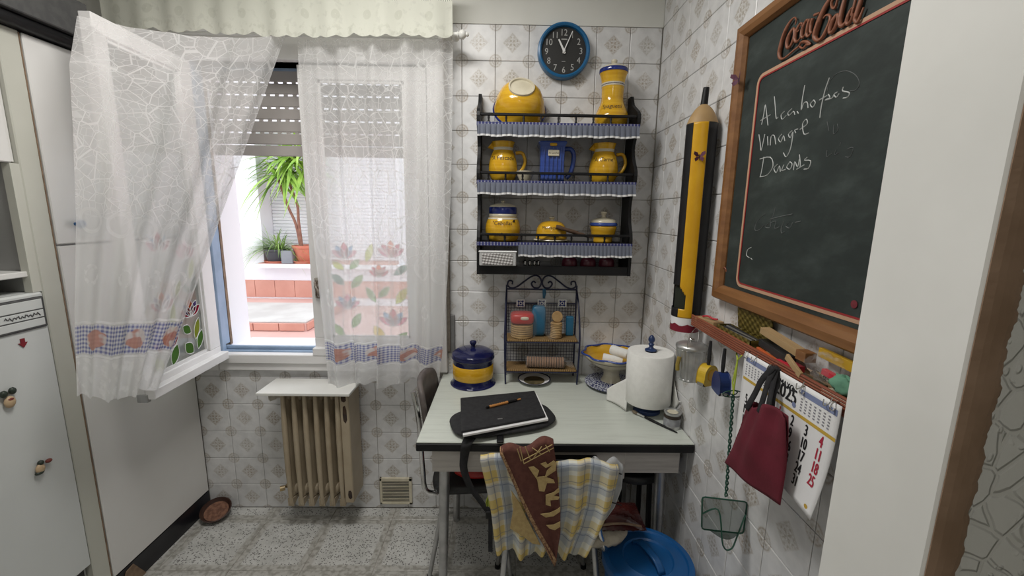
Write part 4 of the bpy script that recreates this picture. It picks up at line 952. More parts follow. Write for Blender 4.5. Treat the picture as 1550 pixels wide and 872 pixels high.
tag(MB().lathe((-.462, YR-.02, z2), [(0, 0), (.022, 0), (.036, .03), (.040, .046), (.037, .046), (.032, .03), (0, .008)], 28).build('small_bowl', M_cream, smooth=60), 'small cream bowl between the pitcher and the blue jug', 'bowl')
# third shelf
t, c = pot('onion_jar', 'rounded yellow onion jar with blue banded lid on the lowest rack shelf', 'jar', (-.558, YR, z3), [(0, 0), (.058, 0), (.075, .025), (.080, .055), (.075, .085), (.066, .104), (.060, .108), (0, .107)], M_yel, [(.0985, .107, M_cream, 'cream_band')], '"Cebollas"', None, .074, .024)
MB().lathe(c, [(.0, .108), (.0625, .108), (.0645, .112), (.0645, .120), (.063, .122)], 40).build('lid_lip', M_cream, t, smooth=60)
MB().lathe(c, [(.062, .1222), (.0635, .125), (.0635, .150), (.061, .153)], 40).build('blue_band', M_cobalt, t, smooth=60)
MB().lathe(c, smooth_prof([(.0612, .1532), (.056, .160), (.03, .168), (.008, .171), (.010, .180), (0, .184)], 4), 40).build('lid', M_cream, t, smooth=60)
for a, z in ((-1.62, .035), (-.85, .092)):
    f = .0785 if z < .06 else .0745; MB().lathe((c.x+f*cos(a), c.y+f*sin(a), c.z+z), [(.0055, 0), (.0055, .002), (0, .002)], 12, (cos(a), sin(a), 0)).build('vent_hole', M_ink, t)
t, c = pot('butter_dish', 'low domed yellow butter dish on the lowest rack shelf', 'dish', (-.335, YR, z3), [(0, .012), (.066, .012), (.070, .03), (.066, .062), (.048, .086), (.02, .094), (0, .095)], M_yel, [], 'Mantequilla', None, .058, .02)
MB().lathe(c, [(0, 0), (.07, 0), (.082, .008), (.080, .0115), (0, .0115)], 36).build('plate', M_cream, t, smooth=60)
MB().lathe(c, smooth_prof([(.012, .094), (.009, .100), (.014, .108), (.010, .114), (0, .115)], 4), 20).build('knob', M_cream, t, smooth=60); MB().lathe(c, [(.0125, .1085), (.0105, .1147), (0, .1156)], 20).build('knob_tip', M_ink, t, smooth=60)
a, b = ony(842, 343, -.150), ony(896, 360, -.135)
tag(MB().tube([a, a.lerp(b, .1), a.lerp(b, .2), a.lerp(b, .55), a.lerp(b, .62), a.lerp(b, .7), b], [.009, .011, .0085, .0095, .0075, .009, .004], 10).build('wooden_pestle', mottled('dark_wood', (.07, .04, .025), (.11, .065, .04), 25, .6), smooth=True), 'dark turned wooden pestle resting across the rack rail', 'pestle')
t, c = pot('sugar_pot', 'small yellow pot with cream lid and knob on the lowest rack shelf', 'pot', (-.097, YR, z3), [(0, 0), (.040, 0), (.042, .02), (.052, .034), (.056, .05), (.056, .076), (0, .076)], M_yel, [])
MB().lathe(c, [(0, .0765), (.062, .0765), (.064, .082), (.060, .089), (.056, .09)], 36).build('blue_rim', M_bluejug, t, smooth=60)
MB().lathe(c, smooth_prof([(.058, .0902), (.052, .102), (.03, .110), (.013, .113), (.009, .122), (.014, .134), (.012, .139), (0, .140)], 4), 36).build('lid', M_cream, t, smooth=60)
# bottom compartment
a, b = ony(726, 379, RD), ony(781, 402, RD)
t = thing('grater_tray', 'white plastic grater tray with woven relief in the rack base', 'tray', (-.57, RD-.02, 1.3125))
MB().bbox(a.x, b.x-.0, RD-.022, RD-.0025, 1.337, a.z-.004, .003).build('tray', mottled('grey_white_plastic', (.50, .50, .50), (.44, .44, .44), 8, .35), t)
MB().bbox(a.x-.003, b.x+.003, RD-.024, RD-.002, a.z-.006, a.z, .002).build('tray_rim', M_paper, t)
def _weave(t, b):
    x, y, z = xyz(t, coords(t)); h = ((x*260.+z*200.).sin()*((x*-200.+z*330.).sin())); setc(t, b, mix(t, h.step(-.2, .5), (.30, .28, .28), (.62, .61, .60))); bump(t, b, h, .6, .003)
MB().bbox(a.x+.012, b.x-.014, RD-.0245, RD-.021, 1.341, a.z-.010, .002).build('relief_panel', mat('woven_relief', (.5, .5, .5), .5, nodes=_weave), t)
for k, px in enumerate((795, 802, 809, 815)):
    a = ony(px, 398, RD+.03); tag(MB().lathe((a.x, RD+.035, z4), [(0, 0), (.008, 0), (.010, .015), (.007, .03), (.010, .042), (0, .046)], 12).build('salt_shaker', M_chrome, smooth=60), 'tiny chrome shaker in the row at the rack base', 'shaker', 'chrome shakers in the rack base')
for k, px in enumerate((862, 890, 918)):
    a = ony(px, 398, RD+.06); tag(MB().lathe((a.x, RD+.06, z4), smooth_prof([(0, 0), (.028, .002), (.036, .026), (.030, .052), (.010, .058), (0, .060)], 4), 20).build('red_onion', mottled('dark_red_skin', (.05, .004, .012), (.08, .008, .02), 9, .35), smooth=60), 'dark red onion in the shadowed rack base', 'onion', 'red onions in the rack base')
a = ony(835, 402, RD+.04); tag(MB().bbox(a.x-.05, a.x+.045, RD+.02, RD+.09, z4, z4+.012, .004).build('metal_tin', M_steel), 'flat steel tin between the shakers and the red onions', 'tin')

# ------------------------------------------------------------------ things on the table
# canister
cn = V((-.692, -.118, TZ+.0005)); t = thing('canister', 'navy and yellow lidded ceramic canister on the table corner', 'canister', cn)
MB().lathe(cn, smooth_prof([(0, 0), (.100, 0), (.102, .006), (.097, .016), (.094, .03)], 3)+[(.094, .032)], 48).build('foot', M_navy, t, smooth=60)
MB().lathe(cn, [(.094, .0322), (.0965, .036), (.0965, .096), (.094, .099)], 48).build('yellow_band', M_yel, t, smooth=60)
MB().lathe(cn, [(.094, .0992), (.095, .118), (.098, .124), (.0, .124)], 48).build('collar', M_navy, t, smooth=60)
ld = MB().lathe(cn, smooth_prof([(.099, .1245), (.102, .130), (.100, .140), (.097, .150), (.07, .166), (.03, .174), (.012, .176)], 4), 48).build('lid', M_navy, t, smooth=60)
MB().lathe(cn, smooth_prof([(.010, .174), (.009, .184), (.016, .196), (.014, .206), (0, .210)], 4), 24).build('knob', M_navy, ld, smooth=60)
# wire shelf with scrolls
M_wire = mat('dark_blue_wire', (.010, .014, .05), .45)
wx0, wx1, wyf, wyb = -.537, -.197, -.135, -.022; cx = (wx0+wx1)/2
t = thing('wire_shelf', 'small dark blue wire shelf with scrolled top and rattan shelves', 'shelf', (cx, -.08, TZ))
ht = 1.225
for x in (wx0, wx1):
    MB().tube([(x, wyb, TZ+.001), (x, wyb, ht)], .0042, 8).build('back_post', M_wire, t, smooth=True)
    s_ = 1 if x > cx else -1; MB().tube(spline([(x, wyf, TZ+.001), (x+s_*.004, wyf, .88), (x+s_*.006, wyf+.005, 1.0), (x+s_*.003, wyf+.05, 1.13), (x, wyb, 1.205)], 6), .0042, 8).build('side_post', M_wire, t, smooth=True)
fr = MB()
for z in (1.205, 1.135): fr.tube([(wx0, wyb, z), (wx1, wyb, z)], .004, 8)
for z in (.826, .972): fr.tube([(wx0, wyf, z), (wx1, wyf, z), (wx1, wyb, z), (wx0, wyb, z)], .0035, 8, True)
fr.build('cross_bars', M_wire, t, smooth=True)
for s_ in (-1, 1):
    X = lambda a, z: (cx+s_*a, wyb, z); h = .17
    pts = [X(.012, 1.222), X(.028, 1.214), X(.042, 1.222), X(.040, 1.238), X(.026, 1.240), X(.022, 1.228)][::-1]+[]
    MB().tube(spline([X(.030, 1.236), X(.040, 1.244), X(.050, 1.232), X(.038, 1.214), X(.014, 1.214), X(.002, 1.240), X(.016, 1.268), X(.045, 1.270), X(.085, 1.243), X(.118, 1.218), X(.146, 1.210), X(.165, 1.222), X(.160, 1.244), X(.143, 1.243), X(.143, 1.228)], 6), .004, 8).build('scroll', M_wire, t, smooth=True)
def _rat(t, b):
    x, y, z = xyz(t, coords(t)); h = (x*700.).sin()*((y*420.).sin()); setc(t, b, mix(t, h.step(-.4, .6), (.16, .09, .03), (.36, .23, .09))); bump(t, b, h, .7, .003)
M_rattan = mat('rattan', (.3, .2, .1), .8, nodes=_rat)
for z in (.828, .974): MB().bbox(wx0+.004, wx1-.004, wyf-.004, wyb, z, z+.012, .004).build('rattan_shelf', M_rattan, t)
mb = MB()
for k in range(24): x = lerp(wx0+.01, wx1-.01, k/23); mb.tube([(x, wyb+.004, .84), (x, wyb+.004, 1.13)], .0011, 4)
for k in range(20): z = lerp(.845, 1.125, k/19); mb.tube([(wx0, wyb+.005, z), (wx1, wyb+.005, z)], .0011, 4)
mb.build('back_mesh', M_wire, t)
for px in (790, 822, 853):
    a = ony(px-2, 459, wyb-.006); tl = MB().bbox(a.x-.021, a.x+.021, wyb-.010, wyb-.005, a.z-.020, a.z+.020, .003).build('painted_tile', M_paper, t)
    mb = MB().lathe((a.x, wyb-.0105, a.z), [(.013, 0), (.009, 0)], 16, (0, -1, 0)).lathe((a.x, wyb-.0105, a.z), [(.005, 0), (0, 0)], 10, (0, -1, 0))
    for k in range(4): an = pi/4+k*pi/2; mb.lathe((a.x+.015*cos(an), wyb-.0105, a.z+.015*sin(an)), [(.0045, 0), (0, 0)], 8, (0, -1, 0))
    mb.build('blue_motif', M_cobalt, tl)
# bread packet with red band on the upper shelf
def pillow(c, hx, hy, hz, e=4, n=(24, 14), wob=0):
    def f(u, v):
        a, b = 2*pi*u, pi*(v-.5); sg = lambda x, p: (abs(x)**p)*(1 if x >= 0 else -1); p_ = 2/e
        return V((c[0]+hx*sg(cos(b), p_)*sg(cos(a), p_), c[1]+hy*sg(cos(b), p_)*sg(sin(a), p_), c[2]+hz*sg(sin(b), p_)+wob*sin(a*3)*cos(b)))
    return MB().grid(f, *n)
M_bread = mottled('toasted_bread', (.45, .30, .14), (.36, .22, .09), 30, .8)
bz = .9872; bx = (ony(790, 500, -.09)).x
t = thing('crispbread_packet', 'packet of round crispbreads with a red label on the wire shelf', 'packet', (bx, -.085, bz))
for k in range(6): MB().lathe((bx, -.085, bz+.001+k*.0105), [(0, 0), (.052, 0), (.054, .004), (.052, .009), (0, .0095)], 24).build('crispbread', M_bread, t, smooth=50)
pillow((bx, -.085, bz+.092), .056, .048, .027, 4).build('red_label', M_redpl, t, smooth=80); pillow((bx+.01, -.118, bz+.098), .024, .018, .010, 3).build('label_picture', M_cream, t, smooth=80)
pillow((bx+.005, -.085, bz+.0655), .066, .056, .065, 5, wob=.003).build('film', M_clear, t, smooth=80)
tag(MB().grid(lambda u, v: V((lerp(-.40, -.305, u)+.02*(v-.5)+.012*sin(v*7), -.105+.03*sin(u*5+v*3), lerp(.99, 1.16, v)+.02*sin(u*4))), 14, 14).build('plastic_bag', M_clear, smooth=80), 'crumpled clear plastic bag pegged to the wire shelf', 'plastic bag')
M_bluepl = mottled('blue_packaging', (.02, .13, .24), (.015, .10, .19), 12, .4)
a = ony(815, 495, -.07); tag(pillow((a.x, -.065, bz+.075), .034, .030, .074, 5).build('blue_packet', M_bluepl, smooth=80), 'blue soft packet behind the plastic bag on the wire shelf', 'packet')
a = ony(862, 495, -.06); t = tag(MB().bbox(a.x-.018, a.x+.018, -.075, -.045, bz+.0005, bz+.095, .004).build('blue_box', M_bluepl), 'upright blue box behind the biscuit stack', 'box')
a = ony(842, 500, -.10); t = thing('biscuit_stack', 'stack of round biscuits with one standing on top', 'biscuits', (a.x, -.10, bz))
for k in range(9): MB().lathe((a.x+.001*sin(k*3), -.10, bz+.0008+k*.0082), [(0, 0), (.026, 0), (.028, .0035), (.026, .0072), (0, .0076)], 20).build('biscuit', M_bread, t, smooth=50)
MB().lathe((a.x+.003, -.098, bz+.075+.026), [(0, -.004), (.025, -.004), (.027, 0), (.025, .004), (0, .0045)], 20, (.2, -1, .25)).build('biscuit', M_bread, t, smooth=50)
tag(MB().tube([(cx+.01, wyb-.012, 1.21), (cx+.012, wyb-.016, 1.19), (cx+.010, wyb-.018, 1.165)], [.008, .010, .006], 6).build('clothes_peg', M_bluepl), 'small blue peg clipped on the wire shelf top bar', 'peg')
# sliced loaf
a, b = ony(797, 552, -.11), ony(853, 560, -.12); a.z = b.z = .8422+.027
t = thing('bread_roll_packet', 'clear packet of toasted bread slices lying on the lower wire shelf', 'packet', (a.x*.5+b.x*.5, -.12, .8402))
dr = (b-a).normalized(); N = 15
for k in range(N): c = a.lerp(b, (k+.5)/N); MB().lathe(c-dr*.0045, [(0, 0), (.024, 0), (.026, .0045), (.024, .009), (0, .009)], 18, dr).build('slice', mottled('brown_toast_%d' % k, (.26, .14, .075), (.20, .10, .05), 30, .8) if k == 0 else bpy.data.materials['brown_toast_0'], t, smooth=50)
MB().tube([a-dr*.004, a+dr*.02, a.lerp(b, .5), b, b+dr*.012, b+dr*.03+V((0, 0, -.005)), b+dr*.042], [.0268, .0275, .0272, .027, .014, .017, .024], 16).build('film', M_clear, t, smooth=True)
# plate under the wire shelf
a = onz(809, 577, TZ+.012); pc = V((a.x, -.105, TZ+.0005))
t = thing('side_plate', 'white plate with navy rim slid under the wire shelf', 'plate', pc); MB().lathe(pc, [(0, 0), (.045, 0), (.075, .014), (.074, .016), (.045, .004), (0, .004)], 36).build('plate', M_paper, t, smooth=60); MB().lathe(pc, [(.0745, .0142), (.080, .017), (.079, .0185), (.0735, .0162)], 36).build('navy_rim', M_navy, t, smooth=60)
MB().lathe(pc+V((0, 0, .0045)), [(.05, 0), (.05, .004), (0, .005)], 24).build('dark_crumbs', mottled('dark_crumb', (.06, .05, .02), (.12, .09, .04), 40, .9), t)
# fruit bowl on stem
fb_ = V((-.036, -.142, TZ+.0005)); t = thing('pedestal_bowl', 'cream pedestal bowl with yellow inside, blue rim and blue patterned foot', 'bowl', fb_)
def _bf(t, b):
    v_ = voro(t, 90, 'DISTANCE_TO_EDGE'); d = E(t, v_.outputs['Distance']); setc(t, b, mix(t, d.step(.14, .06), (.012, .018, .12), (.52, .54, .60)))
M_bluepat = mat('blue_patterned_glaze', (.02, .03, .2), .15, nodes=_bf)
K_ = 1.16
sc_ = lambda P_: [(r*K_, z*K_) for r, z in P_]
MB().lathe(fb_, sc_(smooth_prof([(0, 0), (.075, 0), (.102, .012), (.104, .018), (.08, .018), (.04, .024)], 3)), 44).build('foot_plate', M_bluepat, t, smooth=60)
MB().lathe(fb_, sc_(smooth_prof([(.042, .022), (.032, .045), (.034, .065), (.05, .080), (.085, .100), (.112, .125), (.117, .138)], 4)), 44).build('bowl_outside', M_cream, t, smooth=60)
MB().lathe(fb_, sc_(smooth_prof([(0, .088), (.05, .092), (.09, .112), (.114, .138)], 4)), 44).build('bowl_inside', M_yel, t, smooth=60)
mb = MB()
def rimf(u, v):
    r = (.117+.006*cos(16*pi*u)+.005*sin(2*pi*v))*K_; return (fb_.x+r*cos(2*pi*u), fb_.y+r*sin(2*pi*u), fb_.z+(.139+.004*cos(2*pi*v))*K_)
mb.grid(rimf, 96, 8); mb.build('blue_rim', M_bluejug, t, smooth=80)
MB().lathe(fb_, sc_([(.1085, .1195), (.1105, .1215)]), 44).build('dark_line', M_ink, t)
for (px, py, dx, dy, L) in ((927, 545, .8, -.25, .09), (938, 533, .75, -.65, .085)):
    a = ony(px, py, fb_.y-.03); d = V((dx, dy, -.1)).normalized(); c0, c1 = a-d*L/2, a+d*L/2
    tt = thing('cardboard_tube', 'white paper roll end lying in the pedestal bowl', 'paper roll', a, 'paper rolls in the pedestal bowl')
    MB().lathe(c0, [(.010, 0), (.021, 0), (.0225, .003), (.0225, L-.003), (.021, L), (.010, L)], 20, d).build('paper', M_papertowel, tt, smooth=50); MB().lathe(c0, [(.010, .001), (.010, L-.001)], 16, d).build('core', M_brownwood, tt, smooth=50)
# paper towel on holder
pc = V((.0495, -.405, TZ+.0005)); t = thing('towel_holder', 'blue wooden kitchen roll holder with turned finial on the table', 'holder', pc)
MB().lathe(pc, [(0, 0), (.050, 0), (.054, .004), (.052, .016), (.030, .022), (.012, .026), (.010, .262), (0, .262)], 36).build('base', mottled('dark_blue_wood', (.012, .03, .10), (.016, .04, .13), 20, .4), t, smooth=50)
MB().lathe(pc+V((0, 0, .2622)), smooth_prof([(.022, 0), (.024, .004), (.012, .010), (.008, .018), (.012, .026), (.008, .032), (.013, .042), (.012, .052), (.006, .062), (0, .066)], 3), 24).build('finial', bpy.data.materials['dark_blue_wood'], t, smooth=60)
t = thing('paper_towel_roll', 'thick white paper towel roll on the blue holder', 'paper towel', pc+V((0, 0, .026)))
RT = .0915; MB().lathe(pc, [(.023, .046), (RT-.003, .046), (RT, .050), (RT, .255), (RT-.003, .259), (.023, .259), (.023, .046)], 64).build('roll', M_papertowel, t, smooth=50)
MB().lathe(pc, [(.0225, .03), (.0225, .256)], 24).build('cardboard_core', M_brownwood, t)
P0 = [V((pc.x-.088, pc.y+.03, TZ+.25)), V((pc.x-.088, pc.y+.03, TZ+.05))]
fa, fb2, fc = onz(918, 606, TZ+.002), onz(958, 603, TZ+.002), ony(957, 556, pc.y-.0)
MB().grid(lambda u, v: V((lerp(pc.x-RT+.004, fa.x, u)+.0, lerp(pc.y-.01, fa.y-.0, u)+.012*sin(u*pi), lerp(TZ+.003+.012*u*(1-u), lerp(TZ+.155, TZ+.055, u**.8), v)+0*v)), 14, 10).build('loose_sheet', M_papertowel, t, smooth=80, thick=.001)
MB().grid(lambda u, v: V((XR-.004-.01*u*v, lerp(pc.y-.03, pc.y-.115, u), lerp(TZ+.10*u, TZ+.16-.07*u, v))), 6, 6).build('loose_sheet', M_papertowel, t, smooth=80, thick=.001)
# little paint tin and brush
a = V((.1045, -.535, TZ+.0005)); t = thing('paint_tin', 'small grey paint tin with black label by the wall', 'tin', a)
MB().lathe(a, [(0, 0), (.031, 0), (.032, .003), (.0305, .006), (.0305, .056), (.0325, .059), (.0315, .063), (.027, .063), (.026, .060), (0, .060)], 36).build('can', M_galv, t, smooth=50)
MB().lathe(a, [(.0309, .012), (.0309, .040)], 36).build('grey_label', mottled('grey_paper_label', (.34, .35, .37), (.22, .22, .24), 40, .6), t, smooth=50); MB().lathe(a, [(.0311, .041), (.0311, .054)], 36).build('black_label', M_ink, t, smooth=50)
MB().lathe(a, [(.020, .0612), (0, .0612)], 28).build('lid_stain', M_cream, t)
a, b = onz(957, 622, TZ+.008), onz(1025, 655, TZ+.004); d = (b-a); t = thing('paint_brush', 'round paint brush with black handle lying near the paint tin', 'brush', a.lerp(b, .5)-V((0, 0, .006)))
P_ = lambda k: a+d*k
MB().tube([P_(0), P_(.05), P_(.13)], [.003, .0075, .0055], 10).build('bristles', mottled('taupe_bristle', (.20, .16, .11), (.28, .23, .17), 60, .9), t, smooth=True)
MB().tube([P_(.13), P_(.30)], [.0055, .004], 10).build('ferrule', M_chrome, t, smooth=True); MB().tube([P_(.30), P_(.45), P_(.8), P_(1)], [.004, .0055, .004, .0025], 10).build('handle', M_black, t, smooth=True)
# sling bag, folder, papers, pen
t = thing('sling_bag', 'black cloth sling bag under the folder with its strap hanging off the table', 'bag', (-.55, -.5, TZ))
bcx = V((-.545, -.515, TZ+.018))
def bag(u, v):
    a, b = 2*pi*u, pi*(v-.5); r = cos(b)**.5; x = .205*r*(abs(cos(a))**.6)*(1 if cos(a) > 0 else -1); y = .115*r*(abs(sin(a))**.7)*(1 if sin(a) > 0 else -1)
    ca, sa = cos(.30), sin(.30); return V((bcx.x+x*ca-y*sa, bcx.y+x*sa+y*ca, bcx.z+.0165*sin(b)*(1+.12*sin(a*5))))
MB().grid(bag, 40, 12).build('body', M_matblack, t, smooth=80)
e0 = onz(722, 612, TZ+.02); e1 = onz(775, 605, TZ+.02)
MB().tube(spline([e0+V((-.0, .03, .004)), e0+V((.02, .03, .012)), e1+V((-.02, .02, .006)), e1+V((.06, .0, 0))], 4), .010, 8).build('top_loop', M_matblack, t, smooth=True)
sp_ = [onz(712, 662, TZ+.006), onz(706, 673, TZ+.004)]+[ony(*q, -.675) for q in ((703, 690), (702, 710), (711, 735), (726, 757), (742, 778))]
sp_ = spline(sp_, 6)
def strap(u, v):
    p = poly_at(sp_, v); return p+V(((u-.5)*lerp(.042, .016, min(1, v*1.2)), 0, (u-.5)*.012*v))
MB().grid(strap, 2, 40).build('strap', M_matblack, t, smooth=80, thick=.003)
a = ony(741, 777, -.678); MB().bbox(a.x-.014, a.x+.012, -.686, -.670, a.z-.02, a.z+.012, .003).build('buckle', M_black, t)
MB().grid(lambda u, v: V((a.x+.004+(u-.5)*.016, -.680-.004*sin(v*5), lerp(a.z-.018, a.z-.16, v))), 2, 10).build('strap_end', M_matblack, t, thick=.003)
a = onz(757, 664, TZ+.012); MB().bbox(a.x-.012, a.x+.012, a.y-.02, a.y+.03, TZ+.004, TZ+.014, .003).build('strap_buckle', M_black, t)
q = [onz(*k, TZ+.046) for k in ((697, 604), (809, 593), (826, 631), (698, 655))]
t = thing('document_folder', 'black laptop folder with loose white papers on the table', 'folder', (-.55, -.5, TZ+.034))
def quadbox(q, z0, z1, ins=0):
    c = sum(q, V())/4; mb = MB(); ks = [c+(p-c)*(1-ins) for p in q]
    return mb.add([(p.x, p.y, z0) for p in ks]+[(p.x, p.y, z1) for p in ks], [(3, 2, 1, 0), (4, 5, 6, 7), (0, 1, 5, 4), (1, 2, 6, 5), (2, 3, 7, 6), (3, 0, 4, 7)])
quadbox(q, TZ+.0425, TZ+.052).build('cover', M_matblack, t, bevel=.003)
q2 = [p+V((.008, -.010, 0)) for p in q]; quadbox(q2, TZ+.0355, TZ+.0422, -.005).build('papers', M_paper, t)
a = onz(757, 634, TZ+.0525); MB().obox(a, ((1, .25, 0), (-.25, 1, 0), (0, 0, 1)), (.009, .003, .0006)).build('logo_badge', M_steel, t)
a, b = onz(735, 617, TZ+.058), onz(788, 604, TZ+.058); d = b-a; t = thing('ballpoint_pen', 'wooden ballpoint pen with black ends lying on the folder', 'pen', a.lerp(b, .5)-V((0, 0, .006)))
P_ = lambda k: a+d*k
MB().tube([P_(.0), P_(.03)], [.002, .003], 8).tube([P_(.03), P_(.1)], .0045, 10).tube([P_(.62), P_(.86), P_(.9)], [.005, .005, .003], 10).build('grip', M_black, t, smooth=True)
MB().tube([P_(.1), P_(.62)], .0056, 12).tube([P_(.9), P_(1)], [.003, .0035], 10).build('barrel', mottled('orange_bamboo', (.50, .22, .06), (.42, .17, .04), 30, .5), t, smooth=True)
mb = MB()
for k in range(7): c = P_(.17+k*.06); mb.obox(c+V((0, 0, .0056)), (d, d.cross(V((0, 0, 1))), (0, 0, 1)), (.0025, .0012, .0003))
mb.build('print', M_ink, t)
# ------------------------------------------------------------------ giant pencil on the right wall
pr_c = onx(1049, 350, XR-.052); pcx, pcy = XR-.0525, pr_c.y; R_P = .0465
t = thing('pencil_tube', 'giant yellow and black pencil shaped bag holder on the wall', 'bag holder', (pcx, pcy, 1.165))
M_pyel = mottled('yellow_paint', (.66, .36, .008), (.60, .31, .006), 14, .35); M_cone = mottled('raw_wood', (.40, .26, .115), (.33, .21, .09), 10, .6); M_in = mat('dark_green_inside', (.010, .014, .006), .8)
vc = atan2(CAM.y-pcy, CAM.x-pcx)          # direction to the doorway
def arc(a0, a1, z0, z1, m_, nm, notch=None, nz=26):
    mb = MB(); na = max(4, int((a1-a0)/.05)); 
    vs = []; 
    for j in range(nz+1):
        for i in range(na+1):
            a = lerp(a0, a1, i/na); vs.append((pcx+R_P*cos(a), pcy+R_P*sin(a), lerp(z0, z1, j/nz)))
    fs = []
    for j in range(nz):
        for i in range(na):
            am, zm = lerp(a0, a1, (i+.5)/na), lerp(z0, z1, (j+.5)/nz)
            if notch and notch(am, zm): continue
            fs.append((j*(na+1)+i, j*(na+1)+i+1, (j+1)*(na+1)+i+1, (j+1)*(na+1)+i))
    mb.add(vs, fs); return mb.build(nm, m_, t, smooth=60, thick=.003)
zb, zt = 1.222, 1.860
# angles increase counter-clockwise seen from above; the window side of the tube is at smaller angles
nt_ = lambda a, z: (vc-1.9 < a < vc-.10) and (1.250 < z < 1.300+.030*min(1, max(0, (vc-.1-a)/.5)))
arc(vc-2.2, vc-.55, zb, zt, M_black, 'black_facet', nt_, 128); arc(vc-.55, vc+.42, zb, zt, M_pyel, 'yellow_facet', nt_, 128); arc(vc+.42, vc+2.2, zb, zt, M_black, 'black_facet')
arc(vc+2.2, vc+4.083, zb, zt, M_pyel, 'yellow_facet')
MB().lathe((pcx, pcy, zb), [(R_P-.006, .0), (R_P-.006, zt-zb)], 32).build('inner_tube', M_in, t, smooth=60)
MB().lathe((pcx, pcy, zt), smooth_prof([(R_P+.0015, 0), (R_P*.86, .022), (R_P*.55, .046), (.011, .060), (.011, .061)], 4), 32).build('wooden_tip', M_cone, t, smooth=60)
MB().tube([(pcx, pcy, zt+.058), (pcx+.003, pcy, zt+.112)], [.0115, .0095], 14).build('graphite', M_black, t, smooth=40)
MB().lathe((pcx, pcy, 1.172), [(R_P+.001, .022), (R_P+.001, .0505)], 40).build('white_band', M_paper, t, smooth=60)
mb = MB(); mb.grid(lambda u, v: (pcx+(R_P+.002)*cos(2*pi*u), pcy+(R_P+.002)*sin(2*pi*u), 1.172+v*(.020+.009*abs(((u*7) % 1)-.5)*2)), 84, 2).lathe((pcx, pcy, 1.172), [(R_P+.002, 0), (0, 0)], 40); mb.build('red_base', mat('dark_red_paint', (.20, .010, .025), .35), t, smooth=60)
# butterflies
M_btf = mottled('purple_wing', (.09, .02, .05), (.13, .04, .08), 90, .6)
def butterfly(label, p, nrm, s=.016):
    p = V(p); n = V(nrm).normalized(); up = V((0, 0, 1)); sd = n.cross(up).normalized(); t = thing('butterfly', label, 'butterfly', p)
    for k in (-1, 1):
        q = lambda a, b, c: p + sd*(k*a*s) + up*(b*s) + n*(c*s)
        for poly in (((0, .1, .1), (.45, .95, .5), (1.05, 1.1, 1.0), (1.15, .55, 1.0), (.6, .05, .5)), ((0, 0, .1), (.6, .0, .5), (.95, -.35, .8), (.7, -.95, .6), (.25, -.6, .25))):
            MB().add([q(*c) for c in poly], [tuple(range(len(poly)))]).build('wing', M_btf, t, thick=.0006)
    MB().tube([p+up*(-.7*s)+n*.1*s, p+n*.15*s, p+up*(.6*s)+n*.1*s], [.0008, .0016, .001], 6).build('body', M_matblack, t)
    return t
nv = V((cos(vc), sin(vc), 0)); a = ony(1050, 238, pcy-.04); butterfly('purple butterfly decoration stuck on the giant pencil', V((pcx, pcy, a.z))+nv*(R_P+.003), nv, .015)
# ------------------------------------------------------------------ chalkboard
BX = XR-.0035
Z0, Z1, YA, YB = 1.313, 2.098, -.728, -1.412
cb = thing('chalkboard', 'large wood framed chalkboard with red lined border and handwritten notes', 'chalkboard', (BX, -1.06, Z0))
def _cb(t, b):
    x, y, z = xyz(t, coords(t)); n = noise(t, 1., 5, vec=comb(t, y*5.+z*3., z*9., 0.), rough=.65).step(.42, .85); n2 = noise(t, 14, 5).step(.5, .9)
    setc(t, b, mix(t, (n*.30+n2*.12), (.013, .021, .019), (.16, .20, .185)))
M_cb = mat('chalky_slate', (.02, .025, .024), .7, nodes=_cb)
BF = XR-.016        # board face
MB().box(BF, BX, YB+.02, YA-.02, Z0+.02, Z1-.02).build('board', M_cb, cb)
FW = .046
def rail(pts, nm):
    # profile swept along a mitred edge: outer pts, inner pts at two depths
    (y0, z0), (y1, z1), (iy0, iz0), (iy1, iz1) = pts; mb = MB(); prof = [(0, BX), (.0, XR-.022), (.15, XR-.033), (.55, XR-.036), (.85, XR-.030), (1, XR-.020), (1, XR-.010)]
    def f(u, v):
        i = min(int(v*(len(prof)-1)+.001), len(prof)-1); s_, x = prof[i]; return (x, lerp(lerp(y0, y1, u), lerp(iy0, iy1, u), s_), lerp(lerp(z0, z1, u), lerp(iz0, iz1, u), s_))
    mb.grid(f, 1, len(prof)-1); return mb.build(nm, M_boardwood, cb, smooth=25)
yi0, yi1, zi0, zi1 = YA-FW, YB+FW, Z0+FW, Z1-FW+.006
rail(((YA, Z1), (YB, Z1), (yi0, zi1), (yi1, zi1)), 'frame_rail'); rail(((YA, Z0), (YB, Z0), (yi0, zi0), (yi1, zi0)), 'frame_rail')
rail(((YA, Z0), (YA, Z1), (yi0, zi0), (yi0, zi1)), 'frame_rail'); rail(((YB, Z0), (YB, Z1), (yi1, zi0), (yi1, zi1)), 'frame_rail')
def rrect(y0, y1, z0, z1, r, x, n=6):
    pts = []
    for cy, cz, a0 in ((y0-r, z1-r, pi/2), (y0-r, z0+r, 0), (y1+r, z0+r, -pi/2), (y1+r, z1-r, -pi)):
        for k in range(n+1): a = a0-k*(pi/2)/n; pts.append((x, cy+r*cos(a), cz+r*sin(a)))
    return pts
pa = onx(1146, 125, BF); pb = onx(1117, 430, BF); LY, LZ1, LZ0 = (pa.y+pb.y)/2, pa.z+.012, pb.z-.002
def flat_loop(pts, w, nm, m_):
    n = len(pts); P_ = [V(p) for p in pts]; vs = []; 
    for i in range(n):
        d = (P_[(i+1) % n]-P_[i-1]).normalized(); s_ = d.cross(V((1, 0, 0))); vs += [P_[i]-s_*w/2, P_[i]+s_*w/2]
    MB().add(vs, [(2*i, 2*i+1, 2*((i+1) % n)+1, 2*((i+1) % n)) for i in range(n)]).build(nm, m_, cb, thick=.001)
